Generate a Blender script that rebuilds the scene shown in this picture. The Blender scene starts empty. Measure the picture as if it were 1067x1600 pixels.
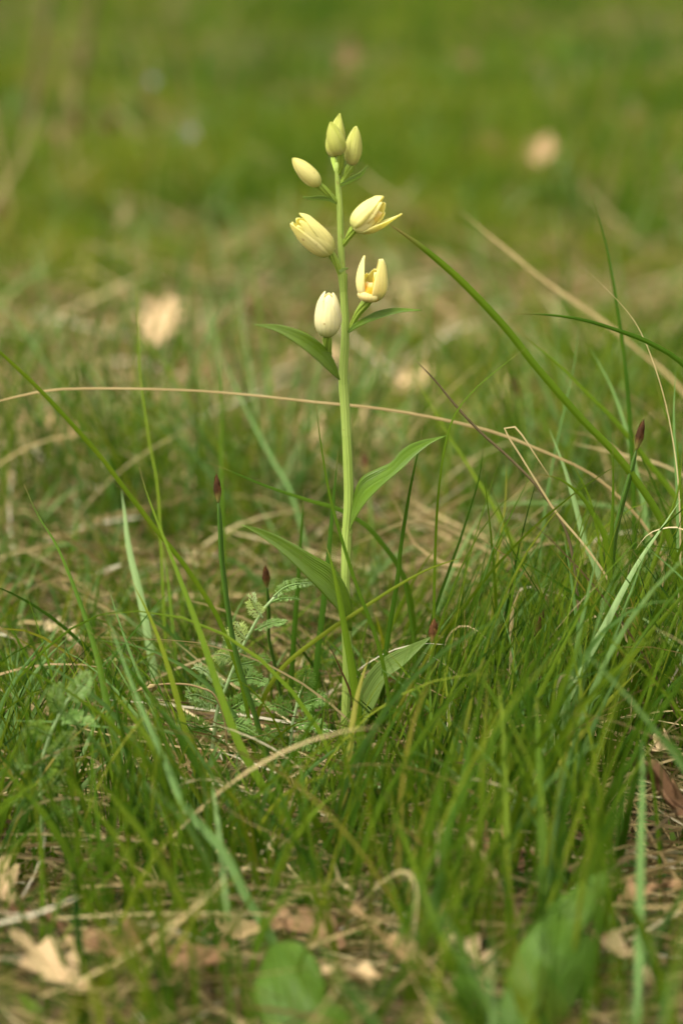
import bpy, math, random
import numpy as np
from mathutils import Vector, Matrix

R = math.radians
random.seed(7)
rng = np.random.default_rng(11)
SC = bpy.context.scene
COL = SC.collection

# ------------------------------------------------------------------ camera
TH = R(13.4)              # pitch down
D = 1.60                  # distance along the axis to the orchid's foot
KX = 0.36 / 1600.0        # tangent per photo pixel (100 mm lens, 36 mm tall sensor)
CX, CY = 533.5, 800.0
FW = Vector((0, math.cos(TH), -math.sin(TH)))
UP = Vector((0, math.sin(TH), math.cos(TH)))
RT = Vector((1, 0, 0))
CAM = -(FW * D + UP * ((CY - 1240) * KX * D) + RT * ((541 - CX) * KX * D))
cam_d = bpy.data.cameras.new('camera')
cam = bpy.data.objects.new('camera', cam_d)
COL.objects.link(cam)
cam.location = CAM
cam.rotation_euler = (math.pi / 2 - TH, 0, 0)
cam_d.sensor_fit = 'VERTICAL'
cam_d.sensor_height = 36
cam_d.sensor_width = 24
cam_d.lens = 100
cam_d.clip_start = 0.02
cam_d.clip_end = 1000
cam_d.dof.use_dof = True
cam_d.dof.focus_distance = 1.555
cam_d.dof.aperture_fstop = 4.6
cam_d.dof.aperture_blades = 9
SC.camera = cam

# ------------------------------------------------------------------ light: thin overcast
SUN_EL, SUN_ROT = R(60), R(228)
w = bpy.data.worlds.new('World')
SC.world = w
w.use_nodes = True
nt = w.node_tree
bg = nt.nodes['Background']
sky = nt.nodes.new('ShaderNodeTexSky')
sky.sky_type = 'NISHITA'
sky.sun_disc = False
sky.sun_elevation = SUN_EL
sky.sun_rotation = SUN_ROT
sky.dust_density = 4.0
hs = nt.nodes.new('ShaderNodeHueSaturation')
hs.inputs['Saturation'].default_value = 0.08
nt.links.new(sky.outputs[0], hs.inputs['Color'])
warm = nt.nodes.new('ShaderNodeMix')      # cloud layer warms the whole sky evenly
warm.data_type = 'RGBA'; warm.blend_type = 'MULTIPLY'; warm.inputs[0].default_value = 1.0
warm.inputs[7].default_value = (1.0, .96, .82, 1)
nt.links.new(hs.outputs[0], warm.inputs[6])
nt.links.new(warm.outputs[2], bg.inputs[0])
bg.inputs[1].default_value = 0.13
sun_d = bpy.data.lights.new('sun', 'SUN')
sun_d.energy = 1.2
sun_d.angle = R(30)
sun_d.color = (1.0, 0.94, 0.84)
sun = bpy.data.objects.new('sun', sun_d)
COL.objects.link(sun)
sdir = Vector((math.sin(SUN_ROT) * math.cos(SUN_EL), math.cos(SUN_ROT) * math.cos(SUN_EL), math.sin(SUN_EL)))
sun.rotation_euler = sdir.to_track_quat('Z', 'Y').to_euler()
SC.view_settings.view_transform = 'Standard'
SC.view_settings.look = 'None'
SC.view_settings.gamma = 1.0
SC.view_settings.exposure = 1.7
SC.view_settings.use_curve_mapping = False
SC.render.engine = 'CYCLES'
SC.cycles.use_denoising = True
SC.cycles.max_bounces = 8
SC.cycles.transmission_bounces = 4
SC.cycles.use_adaptive_sampling = True
SC.cycles.adaptive_threshold = 0.015

# ------------------------------------------------------------------ helpers
def P(px, py, Y):
    """point of world depth Y seen at a photo pixel"""
    d = FW + RT * ((px - CX) * KX) + UP * ((CY - py) * KX)
    return CAM + d * ((Y - CAM.y) / d.y)

def G(px, py, z=0.0):
    """ground point under a photo pixel"""
    d = FW + RT * ((px - CX) * KX) + UP * ((CY - py) * KX)
    return CAM + d * ((z - CAM.z) / d.z)

def project(v):
    """(N,3) -> px, py, depth"""
    q = v - np.array(CAM)
    dep = q @ np.array(FW)
    x = (q @ np.array(RT)) / dep / KX + CX
    y = CY - (q @ np.array(UP)) / dep / KX
    return x, y, dep

def gz(x, y):
    """gentle unevenness of the soil"""
    return (0.006 * np.sin(7 * x + 1.3 * np.sin(4 * y)) * np.sin(6 * y + .7)
            + 0.004 * np.sin(17 * x + 2 + 9 * y) + 0.003 * np.sin(31 * y - 23 * x))

def mk_mesh(name, v, quads, uv=None, tint=None, smooth=True):
    v = np.asarray(v, np.float32).reshape(-1, 3)
    quads = np.asarray(quads, np.int32).reshape(-1, 4)
    me = bpy.data.meshes.new(name)
    n = len(quads)
    me.vertices.add(len(v))
    me.vertices.foreach_set('co', v.ravel())
    me.loops.add(n * 4)
    me.loops.foreach_set('vertex_index', quads.ravel())
    me.polygons.add(n)
    me.polygons.foreach_set('loop_start', np.arange(0, n * 4, 4, dtype=np.int32))
    me.polygons.foreach_set('loop_total', np.full(n, 4, np.int32))
    me.polygons.foreach_set('use_smooth', np.full(n, smooth))
    if uv is not None:
        l = me.uv_layers.new(name='UVMap')
        l.data.foreach_set('uv', np.asarray(uv, np.float32)[quads.ravel()].ravel())
    if tint is not None:
        a = me.attributes.new('tint', 'FLOAT', 'POINT')
        t = np.full(len(v), tint, np.float32) if np.isscalar(tint) else np.asarray(tint, np.float32)
        a.data.foreach_set('value', t)
    me.update()
    me.validate()
    return me

def link(name, me, mat=None, parent=None):
    o = bpy.data.objects.new(name, me)
    COL.objects.link(o)
    if mat is not None and me is not None and not me.materials:
        me.materials.append(mat)
    if parent is not None:
        o.parent = parent
        o.matrix_parent_inverse = Matrix.Translation(-abs_loc(parent))
    return o

def abs_loc(o):
    l = Vector(o.location)
    while o.parent is not None:
        l = l + 0 * l if o.matrix_parent_inverse != Matrix.Identity(4) else l
        o = o.parent
    return l

def empty(name, loc):
    o = bpy.data.objects.new(name, None)
    COL.objects.link(o)
    o.location = loc
    o.empty_display_size = .01
    return o

def tag(o, label=None, cat=None, group=None, kind=None):
    if label: o['label'] = label
    if cat: o['category'] = cat
    if group: o['group'] = group
    if kind: o['kind'] = kind
    return o

def spline(pts, n):
    """Catmull-Rom through pts, n samples spaced evenly along it"""
    p = np.array([list(q) for q in pts], float)
    if len(p) == 2:
        t = np.linspace(0, 1, n)[:, None]
        return p[0] * (1 - t) + p[1] * t
    e = np.vstack([2 * p[0] - p[1], p, 2 * p[-1] - p[-2]])
    out = []
    for i in range(len(p) - 1):
        a, b, c, d = e[i], e[i + 1], e[i + 2], e[i + 3]
        t = np.linspace(0, 1, 16, endpoint=False)[:, None]
        out.append(.5 * ((2 * b) + (c - a) * t + (2 * a - 5 * b + 4 * c - d) * t ** 2 + (3 * b - a - 3 * c + d) * t ** 3))
    out = np.vstack(out + [p[-1:]])
    s = np.r_[0, np.cumsum(np.linalg.norm(np.diff(out, axis=0), axis=1))]
    q = np.linspace(0, s[-1], n)
    return np.stack([np.interp(q, s, out[:, k]) for k in range(out.shape[1])], 1)

def norm(a):
    return a / np.maximum(np.linalg.norm(a, axis=-1, keepdims=True), 1e-9)

def grid_quads(nu, nv, wrap=False):
    """nu rows of nv verts"""
    i = np.arange(nu - 1)[:, None]
    j = np.arange(nv if wrap else nv - 1)[None, :]
    j2 = (j + 1) % nv
    return np.stack([i * nv + j, i * nv + j2, (i + 1) * nv + j2, (i + 1) * nv + j], -1).reshape(-1, 4)

def tube(path, rad, n=10, ribs=0, ribd=0.0, twist=0.0, tint=.5, cap=True):
    """a tapered, optionally ribbed stalk along an (N,3) path"""
    path = np.asarray(path); N = len(path)
    rad = np.broadcast_to(np.asarray(rad, float), (N,))
    t = norm(np.gradient(path, axis=0))
    ref = np.array([0.13, -1, .07])
    a = norm(np.cross(t, ref)); b = np.cross(t, a)
    ph = np.linspace(0, 2 * np.pi, n, endpoint=False)[None, :] + (np.linspace(0, 1, N) * twist)[:, None]
    rr = rad[:, None] * (1 + ribd * np.cos(ribs * (ph - (np.linspace(0, 1, N) * twist)[:, None])))
    v = path[:, None] + rr[..., None] * (np.cos(ph)[..., None] * a[:, None] + np.sin(ph)[..., None] * b[:, None])
    uv = np.stack(np.broadcast_arrays(np.linspace(0, 1, n)[None, :], np.linspace(0, 1, N)[:, None]), -1).reshape(-1, 2)
    q = grid_quads(N, n, True)
    v = v.reshape(-1, 3)
    if cap:
        k = len(v)
        v = np.vstack([v, path[-1:] + t[-1:] * rad[-1] * .4, path[:1]])
        uv = np.vstack([uv, [[.5, 1], [.5, 0]]])
        e = (N - 1) * n
        for i in range(0, n, 2):
            q = np.vstack([q, [[e + i, e + (i + 1) % n, e + (i + 2) % n, k]], [[(i + 2) % n, (i + 1) % n, i, k + 1]]])
    return v, q, uv

def ribbon(path, width, roll=0.0, fold=.25, cols=5, twist=0.0):
    """a grass-like blade along path; roll turns its face from the viewer, fold makes it a V"""
    path = np.asarray(path); N = len(path)
    t = norm(np.gradient(path, axis=0))
    view = norm(path - np.array(CAM))
    side = norm(np.cross(t, view))
    nrm = np.cross(side, t)
    ang = roll + twist * np.linspace(0, 1, N)
    s = side * np.cos(ang)[:, None] + nrm * np.sin(ang)[:, None]
    n2 = np.cross(s, t)
    u = np.linspace(-1, 1, cols)
    v = (path[:, None] + (s * width[:, None] * .5)[:, None] * u[None, :, None]
         + (n2 * width[:, None] * .5 * fold)[:, None] * (np.abs(u) - .5)[None, :, None])
    uv = np.stack(np.broadcast_arrays((u * .5 + .5)[None, :], np.linspace(0, 1, N)[:, None]), -1).reshape(-1, 2)
    return v.reshape(-1, 3), grid_quads(N, cols), uv

def join(parts):
    V, Q, U, T = [], [], [], []
    k = 0
    for p in parts:
        v, q, uv = p[:3]
        V.append(v); Q.append(np.asarray(q) + k); U.append(uv)
        T.append(np.full(len(v), p[3] if len(p) > 3 else .5)); k += len(v)
    return np.vstack(V), np.vstack(Q), np.vstack(U), np.concatenate(T)

# ------------------------------------------------------------------ materials
def ramp_set(rp, stops):
    e = rp.color_ramp.elements
    while len(e) > 1: e.remove(e[-1])
    e[0].position = stops[0][0]; e[0].color = (*stops[0][1], 1)
    for p, c in stops[1:]:
        x = e.new(p); x.color = (*c, 1)

def plant_mat(name, stops, trans=.35, rough=.48, spec=.35, veins=0, vein_depth=.25, tip=None, noise=.35, nscale=60.0,
              tcol=(1.35, 1.3, .5), bump=.25, base=None, rand=.0, fine=900.0, spots=None):
    """leaf tissue: reflecting face plus light let through; colour from the piece's own 'tint' value,
    parallel veins from its length-wise UV, blotches from noise, optional tip / base colours"""
    m = bpy.data.materials.new(name); m.use_nodes = True
    t = m.node_tree; N = t.nodes; L = t.links
    N.clear()
    out = N.new('ShaderNodeOutputMaterial')
    at = N.new('ShaderNodeAttribute'); at.attribute_name = 'tint'
    no = N.new('ShaderNodeTexNoise'); no.inputs['Scale'].default_value = nscale; no.inputs['Detail'].default_value = 5
    tc = N.new('ShaderNodeTexCoord'); L.new(tc.outputs['Object'], no.inputs['Vector'])
    mm = N.new('ShaderNodeMath'); mm.operation = 'MULTIPLY_ADD'
    sub = N.new('ShaderNodeMath'); sub.operation = 'SUBTRACT'; sub.inputs[1].default_value = .5
    L.new(no.outputs[0], sub.inputs[0]); L.new(sub.outputs[0], mm.inputs[0]); mm.inputs[1].default_value = noise
    L.new(at.outputs['Fac'], mm.inputs[2])
    rp = N.new('ShaderNodeValToRGB'); ramp_set(rp, stops); L.new(mm.outputs[0], rp.inputs[0])
    col = rp.outputs[0]
    uv = N.new('ShaderNodeUVMap'); sx = N.new('ShaderNodeSeparateXYZ'); L.new(uv.outputs[0], sx.inputs[0])
    hgt = None
    if veins:
        w1 = N.new('ShaderNodeMath'); w1.operation = 'MULTIPLY'; w1.inputs[1].default_value = veins * 2 * math.pi
        wob = N.new('ShaderNodeMath'); wob.operation = 'MULTIPLY_ADD'; wob.inputs[1].default_value = .13
        L.new(sub.outputs[0], wob.inputs[0]); L.new(sx.outputs[0], wob.inputs[2]); L.new(wob.outputs[0], w1.inputs[0])
        w2 = N.new('ShaderNodeMath'); w2.operation = 'SINE'; L.new(w1.outputs[0], w2.inputs[0])
        w3 = N.new('ShaderNodeMapRange'); L.new(w2.outputs[0], w3.inputs[0])
        w3.inputs[1].default_value = .2; w3.inputs[2].default_value = 1
        w3.inputs[3].default_value = 1.0; w3.inputs[4].default_value = 1 + vein_depth
        mu = N.new('ShaderNodeMix'); mu.data_type = 'RGBA'; mu.blend_type = 'MULTIPLY'; mu.inputs[0].default_value = 1
        L.new(col, mu.inputs[6]); L.new(w3.outputs[0], mu.inputs[7]); col = mu.outputs[2]
        hgt = w2.outputs[0]
    for spec_c, lo, hi in ((tip, None, None),):
        if spec_c:
            c, a, b = spec_c
            mr = N.new('ShaderNodeMapRange'); mr.inputs[1].default_value = a; mr.inputs[2].default_value = b
            L.new(sx.outputs[1], mr.inputs[0])
            mx = N.new('ShaderNodeMix'); mx.data_type = 'RGBA'; L.new(mr.outputs[0], mx.inputs[0])
            L.new(col, mx.inputs[6]); mx.inputs[7].default_value = (*c, 1); col = mx.outputs[2]
    if base:
        c, a, b = base
        mr = N.new('ShaderNodeMapRange'); mr.inputs[1].default_value = a; mr.inputs[2].default_value = b
        mr.inputs[3].default_value = 1; mr.inputs[4].default_value = 0
        L.new(sx.outputs[1], mr.inputs[0])
        mx = N.new('ShaderNodeMix'); mx.data_type = 'RGBA'; L.new(mr.outputs[0], mx.inputs[0])
        L.new(col, mx.inputs[6]); mx.inputs[7].default_value = (*c, 1); col = mx.outputs[2]
    if spots:
        c, sc_, lo = spots
        n3 = N.new('ShaderNodeTexNoise'); n3.inputs['Scale'].default_value = sc_; n3.inputs['Detail'].default_value = 3
        L.new(tc.outputs['Object'], n3.inputs['Vector'])
        m3 = N.new('ShaderNodeMapRange'); m3.inputs[1].default_value = lo; m3.inputs[2].default_value = lo + .08; m3.inputs[4].default_value = .65
        L.new(n3.outputs[0], m3.inputs[0])
        mx = N.new('ShaderNodeMix'); mx.data_type = 'RGBA'; L.new(m3.outputs[0], mx.inputs[0])
        L.new(col, mx.inputs[6]); mx.inputs[7].default_value = (*c, 1); col = mx.outputs[2]
    pb = N.new('ShaderNodeBsdfPrincipled')
    L.new(col, pb.inputs['Base Color'])
    pb.inputs['Roughness'].default_value = rough
    pb.inputs['Specular IOR Level'].default_value = spec
    if bump:
        bp = N.new('ShaderNodeBump'); bp.inputs['Strength'].default_value = bump; bp.inputs['Distance'].default_value = .0004
        if hgt is not None:
            L.new(hgt, bp.inputs['Height'])
        else:
            n2 = N.new('ShaderNodeTexNoise'); n2.inputs['Scale'].default_value = fine; L.new(tc.outputs['Object'], n2.inputs['Vector'])
            L.new(n2.outputs[0], bp.inputs['Height'])
        L.new(bp.outputs[0], pb.inputs['Normal'])
    if trans > 0:
        tr = N.new('ShaderNodeBsdfTranslucent')
        tm = N.new('ShaderNodeMix'); tm.data_type = 'RGBA'; tm.blend_type = 'MULTIPLY'; tm.inputs[0].default_value = 1
        tm.clamp_result = True
        L.new(col, tm.inputs[6]); tm.inputs[7].default_value = (*tcol, 1)
        L.new(tm.outputs[2], tr.inputs[0])
        ms = N.new('ShaderNodeMixShader'); ms.inputs[0].default_value = trans
        L.new(pb.outputs[0], ms.inputs[1]); L.new(tr.outputs[0], ms.inputs[2])
        L.new(ms.outputs[0], out.inputs[0])
    else:
        L.new(pb.outputs[0], out.inputs[0])
    return m

M = {}
GREEN = [(0, (.010, .034, .003)), (.3, (.037, .087, .006)), (.55, (.079, .134, .007)), (.8, (.142, .170, .014)), (1, (.22, .185, .045))]
M['grass'] = plant_mat('grass_blade_green', GREEN, trans=.34, spec=.08, veins=5, vein_depth=.35, tip=((.20, .15, .06), .93, 1.0), noise=.3, nscale=25)
M['pale'] = plant_mat('grass_blade_glaucous', [(0, (.06, .13, .026)), (.5, (.115, .20, .055)), (1, (.22, .31, .13))], trans=.3, veins=6, spec=.2,
                      vein_depth=.3, rough=.55, noise=.3, nscale=25, tcol=(1.1, 1.3, .7))
M['straw'] = plant_mat('dry_straw', [(0, (.075, .046, .018)), (.3, (.20, .14, .058)), (.6, (.37, .28, .125)), (.85, (.50, .41, .22)), (1, (.60, .55, .42))],
                       trans=.2, veins=4, vein_depth=-.22, rough=.6, noise=.4, nscale=45, tcol=(1.1, .95, .7))
M['dark_stem'] = plant_mat('dead_stem_brown', [(0, (.045, .034, .014)), (.5, (.11, .085, .042)), (1, (.26, .20, .11))], trans=0, spec=.08, rough=.8, noise=.8, nscale=120)
M['oak'] = plant_mat('dead_oak_leaf', [(0, (.10, .045, .022)), (.3, (.22, .115, .055)), (.6, (.40, .27, .135)), (.85, (.57, .43, .245)), (1, (.66, .55, .38))],
                     trans=.15, rough=.62, noise=.35, nscale=70, tcol=(1.1, .85, .55), bump=.5)
M['orchid_stem'] = plant_mat('orchid_stem', [(0, (.17, .25, .042)), (.5, (.25, .335, .068)), (1, (.33, .41, .11))], trans=.12, rough=.45, veins=9,
                             vein_depth=.22, noise=.6, nscale=40, bump=.35, spots=((.20, .17, .04), 300., .68))
M['orchid_leaf'] = plant_mat('orchid_leaf', [(0, (.055, .115, .006)), (.5, (.098, .18, .010)), (1, (.16, .25, .02))], trans=.36, rough=.36, spec=.45,
                             veins=13, vein_depth=.18, noise=.5, nscale=22, bump=.45, tcol=(1.3, 1.25, .4), spots=((.16, .15, .03), 260., .68))
M['orchid_leaf_pale'] = plant_mat('orchid_leaf_glaucous', [(0, (.10, .16, .032)), (.5, (.15, .22, .048)), (1, (.22, .30, .085))], trans=.3, rough=.45,
                                  veins=11, vein_depth=.22, noise=.35, nscale=18, bump=.4)
CREAM = [(0, (.46, .49, .09)), (.35, (.80, .76, .29)), (.6, (.88, .82, .40)), (.85, (.89, .84, .54)), (1, (.88, .82, .60))]
M['tepal'] = plant_mat('cream_tepal', CREAM, trans=.5, rough=.55, spec=.25, veins=7, vein_depth=-.07, noise=.34, nscale=90,
                       tcol=(1.04, 1.02, .7), base=((.52, .55, .16), .0, .30), bump=.15, spots=((.50, .36, .12), 330., .66))
M['bud'] = plant_mat('green_cream_bud', [(0, (.36, .42, .06)), (.5, (.52, .55, .12)), (1, (.72, .69, .27))], trans=.42, rough=.45, spec=.35, veins=5,
                     vein_depth=-.05, noise=.3, nscale=110, tcol=(1.1, 1.05, .5), base=((.50, .45, .18), .0, .25), bump=.25, spots=((.42, .34, .10), 350., .66))
M['lip'] = plant_mat('orange_lip', [(0, (.85, .36, .008)), (.5, (.88, .55, .05)), (1, (.84, .68, .22))], trans=.35, rough=.5, noise=.8, nscale=260,
                     tcol=(1.05, .9, .4), tip=((.82, .74, .40), .8, 1.0))
M['ovary'] = plant_mat('ribbed_ovary', [(0, (.13, .20, .022)), (.5, (.20, .285, .036)), (1, (.29, .38, .08))], trans=.12, rough=.42, veins=6, vein_depth=.35,
                       noise=.3, nscale=60)
M['yarrow'] = plant_mat('yarrow_leaf', [(0, (.07, .155, .02)), (.5, (.16, .28, .065)), (1, (.55, .65, .43))], trans=.35, rough=.6, noise=.35, nscale=70, bump=0)
M['herb'] = plant_mat('herb_leaf', [(0, (.025, .065, .006)), (.5, (.058, .12, .010)), (1, (.14, .23, .03))], trans=.36, rough=.5, spec=.2, veins=7, vein_depth=.22, noise=.4, nscale=50, bump=.3, fine=350)
M['bud_scale'] = plant_mat('sedge_spikelet', [(0, (.035, .016, .007)), (.4, (.085, .036, .014)), (.7, (.18, .10, .03)), (1, (.34, .27, .08))], trans=.1, spec=.1, rough=.7, noise=.6,
                           nscale=300, base=((.20, .20, .05), 0, .4))
M['violet'] = plant_mat('violet_petal', [(0, (.24, .24, .36)), (1, (.40, .40, .52))], trans=.3, rough=.5, noise=.3, tcol=(1, 1, 1.1))

def ground_mat():
    m = bpy.data.materials.new('soil_and_litter'); m.use_nodes = True
    t = m.node_tree; N = t.nodes; L = t.links
    pb = N['Principled BSDF']
    tc = N.new('ShaderNodeTexCoord')
    n1 = N.new('ShaderNodeTexNoise'); n1.inputs['Scale'].default_value = 38; n1.inputs['Detail'].default_value = 9; n1.inputs['Roughness'].default_value = .7
    n2 = N.new('ShaderNodeTexNoise'); n2.inputs['Scale'].default_value = 2.6; n2.inputs['Detail'].default_value = 4
    for n in (n1, n2): L.new(tc.outputs['Object'], n.inputs['Vector'])
    r1 = N.new('ShaderNodeValToRGB'); ramp_set(r1, [(.25, (.016, .011, .006)), (.45, (.070, .048, .025)), (.58, (.19, .13, .065)), (.72, (.34, .25, .14))])
    L.new(n1.outputs[0], r1.inputs[0])
    r2 = N.new('ShaderNodeValToRGB'); ramp_set(r2, [(.3, (.03, .05, .014)), (.7, (.065, .085, .02))])
    L.new(n1.outputs[0], r2.inputs[0])
    r3 = N.new('ShaderNodeValToRGB'); ramp_set(r3, [(.42, (0, 0, 0)), (.6, (1, 1, 1))]); L.new(n2.outputs[0], r3.inputs[0])
    mx = N.new('ShaderNodeMix'); mx.data_type = 'RGBA'
    L.new(r3.outputs[0], mx.inputs[0]); L.new(r1.outputs[0], mx.inputs[6]); L.new(r2.outputs[0], mx.inputs[7])
    L.new(mx.outputs[2], pb.inputs['Base Color'])
    pb.inputs['Roughness'].default_value = .95
    pb.inputs['Specular IOR Level'].default_value = .15
    bp = N.new('ShaderNodeBump'); bp.inputs['Strength'].default_value = .9; bp.inputs['Distance'].default_value = .006
    L.new(n1.outputs[0], bp.inputs['Height']); L.new(bp.outputs[0], pb.inputs['Normal'])
    return m

# ------------------------------------------------------------------ the ground sheet
def axis(lo, hi, step, far):
    a = list(np.arange(lo, hi + 1e-6, step)); s = step
    while a[-1] < far: s *= 1.35; a.append(a[-1] + s)
    s = step
    while a[0] > -far: s *= 1.35; a.insert(0, a[0] - s)
    return np.array(a)
gx, gy = axis(-1.6, 1.6, .03, 300), axis(-1.2, 3.5, .03, 300)
XX, YY = np.meshgrid(gx, gy)
gv = np.stack([XX, YY, gz(XX, YY)], -1).reshape(-1, 3)
ground = link('ground', mk_mesh('ground', gv, grid_quads(len(gy), len(gx))), ground_mat())
tag(ground, 'uneven brown soil with litter under the grass', None, None, 'structure')

# ------------------------------------------------------------------ scattered grass (countless: stuff)
def blades(roots, az, length, width, lean, bend, twist, tint, segs=6, daz=0.0, cols=2, power=2.4, zmin=True):
    """vectorised blades: returns verts (n, segs+1, cols, 3)"""
    n = len(az)
    s = np.linspace(0, 1, segs + 1)
    ang = lean[:, None] + bend[:, None] * s[None, :] ** 1.4
    a = az[:, None] + np.broadcast_to(np.asarray(daz), (n,))[:, None] * s[None, :]
    d = np.stack([np.sin(ang) * np.cos(a), np.sin(ang) * np.sin(a), np.cos(ang)], -1)
    step = (length / segs)[:, None, None]
    p = np.zeros((n, segs + 1, 3)); p[:, 1:] = np.cumsum((d[:, :-1] + d[:, 1:]) * .5 * step, 1)
    p += roots[:, None]
    if zmin:
        g = gz(p[..., 0], p[..., 1]) + .003
        p[:, 1:, 2] = np.maximum(p[:, 1:, 2], g[:, 1:])
    sd = np.stack([-np.sin(a), np.cos(a), np.zeros_like(a)], -1)
    nr = np.cross(sd, d)
    tw = twist[:, None] + .9 * s[None, :] * np.sign(twist)[:, None]
    sd = sd * np.cos(tw)[..., None] + nr * np.sin(tw)[..., None]
    wd = width[:, None] * np.clip(.75 + .6 * s[None, :], 0, 1) * np.clip(1 - s[None, :] ** power, .03, 1)
    u = np.linspace(-.5, .5, cols)
    v = p[:, :, None] + sd[:, :, None] * (wd[..., None, None] * u[None, None, :, None])
    if cols == 3:
        v[:, :, 1] += np.cross(d, sd) * (wd * .18)[..., None]
    return v

def emit(name, v, tint, mat, label, cat):
    n, S, C, _ = v.shape
    base = (np.arange(n) * S * C)[:, None, None]
    q = (grid_quads(S, C)[None] + base).reshape(-1, 4)
    uv = np.broadcast_to(np.stack(np.broadcast_arrays(np.linspace(0, 1, C)[None, :], np.linspace(0, 1, S)[:, None]), -1)[None], (n, S, C, 2)).reshape(-1, 2)
    tt = np.repeat(tint, S * C)
    o = link(name, mk_mesh(name, v.reshape(-1, 3), q, uv, tt), mat)
    tag(o, label, cat, None, 'stuff')
    return o

def noise2(x, y, k):
    return (np.sin(2.1 * k * x + 1.7 * np.sin(1.3 * k * y + k)) + np.sin(1.9 * k * y + 1.4 * np.sin(1.7 * k * x + 2 * k)) + .6 * np.sin(4.3 * k * x + 3.7 * k * y)) / 2.6

# how high the grass of the middle distance stands in the frame (photo rows) across the width
SKX = np.array([-400, 0, 150, 300, 400, 470, 620, 690, 760, 860, 960, 1067, 1500])
SKY = np.array([910, 930, 910, 930, 960, 990, 985, 880, 770, 720, 700, 700, 690])

def keep_mask(v, front_extra=0):
    """drop blades that would stand taller than the photographed sward or cross the orchid"""
    n = v.shape[0]
    c = v.mean(2)
    x, y, dep = project(c.reshape(-1, 3))
    x = x.reshape(n, -1); y = y.reshape(n, -1)
    Y0 = c[:, 0, 1]
    lim = np.interp(x, SKX, SKY)
    jit = np.abs(rng.normal(0, 75, n))
    near = Y0 < -.12
    lim = lim + jit[:, None] + np.where(near, np.clip((-.12 - Y0) * 900, 0, 260), 0)[:, None]
    # behind the orchid the sward stays ankle-high: allow what rises little above its own foot
    foot = y[:, 0] - 150 - .6 * jit
    lim = np.where((Y0 > .06)[:, None], np.minimum(lim, foot[:, None]), lim)
    bad = ((y < lim) & (Y0[:, None] < .42)).any(1)
    # orchid: nothing stands in front of the stem above the lowest leaf, thin out behind
    infront = (c[..., 1] < .03)
    bad |= ((np.abs(x - 541) < 26) & (y < 1060) & infront).any(1)
    bad |= ((x > 380) & (x < 690) & (y < 945) & (Y0[:, None] < .10)).any(1)
    bad |= ((x > 380) & (x < 690) & (y < 770) & (Y0[:, None] < .5)).any(1)
    yarrow = (x > 280) & (x < 500) & (y > 890) & (y < 1120) & (c[..., 1] < .05)
    bad |= yarrow.any(1) & (rng.random(n) < .93)
    bad |= (Y0 < -.06) & ((np.sin(c[:, 0, 0] * 7919.7 + Y0 * 104729.3) * 43758.5) % 1 < np.clip(np.where(c[:, 0, 0] > .02, .28, .24) + np.clip((-.12 - Y0) * 2.2, 0, .40), 0, .88))
    h = (np.sin(c[:, 0, 0] * 3571.3 + Y0 * 91193.7) * 24634.6) % 1
    bad |= (Y0 < -.33) & (h < .6)
    # bare spots where dead leaves and broad leaves lie open to view
    for (xa, xb, ya, yb_, pr) in ((975, 1090, 1225, 1420, .92), (-20, 130, 1380, 1600, .7), (385, 520, 1465, 1600, .8), (540, 640, 1490, 1600, .6), (150, 330, 1470, 1600, .55)):
        bad |= ((x > xa) & (x < xb) & (y > ya) & (y < yb_)).sum(1) > np.where(h < pr, 1, 99)
    return ~bad

def grow(tries, x, y, az, L, w_, lean, bend, tw, **k):
    """blades that stand too tall for their place are regrown shorter, then dropped"""
    daz = k.pop('daz', np.zeros(len(x)))
    L = L.copy(); ok = np.zeros(len(x), bool); out = None
    todo = np.arange(len(x))
    for i in range(tries):
        v = blades(roots_of(x[todo], y[todo]), az[todo], L[todo], w_[todo], lean[todo], bend[todo], tw[todo], None, daz=daz[todo], **k)
        if out is None: out = np.zeros((len(x),) + v.shape[1:])
        g = keep_mask(v)
        out[todo[g]] = v[g]; ok[todo[g]] = True
        todo = todo[~g]
        if len(todo) == 0: break
        L[todo] *= .6
    return out[ok], ok

def field(n, y0, y1, spread=1.0, extra=.35, bias=1.0):
    """random ground spots inside the view wedge plus a margin for a step aside"""
    u = rng.random(n) ** bias
    y = y0 + (y1 - y0) * u
    hw = (y - CAM.y) * .125 * spread + extra
    x = (rng.random(n) * 2 - 1) * hw
    return x, y

def tufts(nt_, per, y0, y1, rad, **k):
    tx, ty = field(nt_, y0, y1, **k)
    cnt = rng.poisson(per, nt_) + 3
    idx = np.repeat(np.arange(nt_), cnt)
    n = len(idx)
    r = rad * np.sqrt(rng.random(n)); a = rng.random(n) * 2 * np.pi
    x = tx[idx] + r * np.cos(a); y = ty[idx] + r * np.sin(a)
    return x, y, a + rng.normal(0, .7, n), idx

def roots_of(x, y, dz=-.004):
    return np.stack([x, y, gz(x, y) + dz], -1)

# middle-distance tufts round the orchid: fine blades
NT = 1050
x, y, az, idx = tufts(NT, 12, -.66, .62, .04)
n = len(x)
L_ = rng.uniform(.08, .26, n); tf = rng.random(NT)[idx]
v, k = grow(5, x, y, az, L_, rng.uniform(.0009, .0023, n) * np.where(y < -.1, 1.4, 1), np.abs(rng.normal(.16, .15, n)), np.abs(rng.normal(.5, .45, n)),
           rng.uniform(-1.5, 1.5, n), segs=9, cols=3, daz=rng.normal(0, .35, n))
emit('grass', v, np.clip(rng.normal(.42, .20, n) + (tf - .5) * .3, 0, 1)[k], M['grass'], 'fine green grass growing in tufts round the orchid', 'grass')
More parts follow.
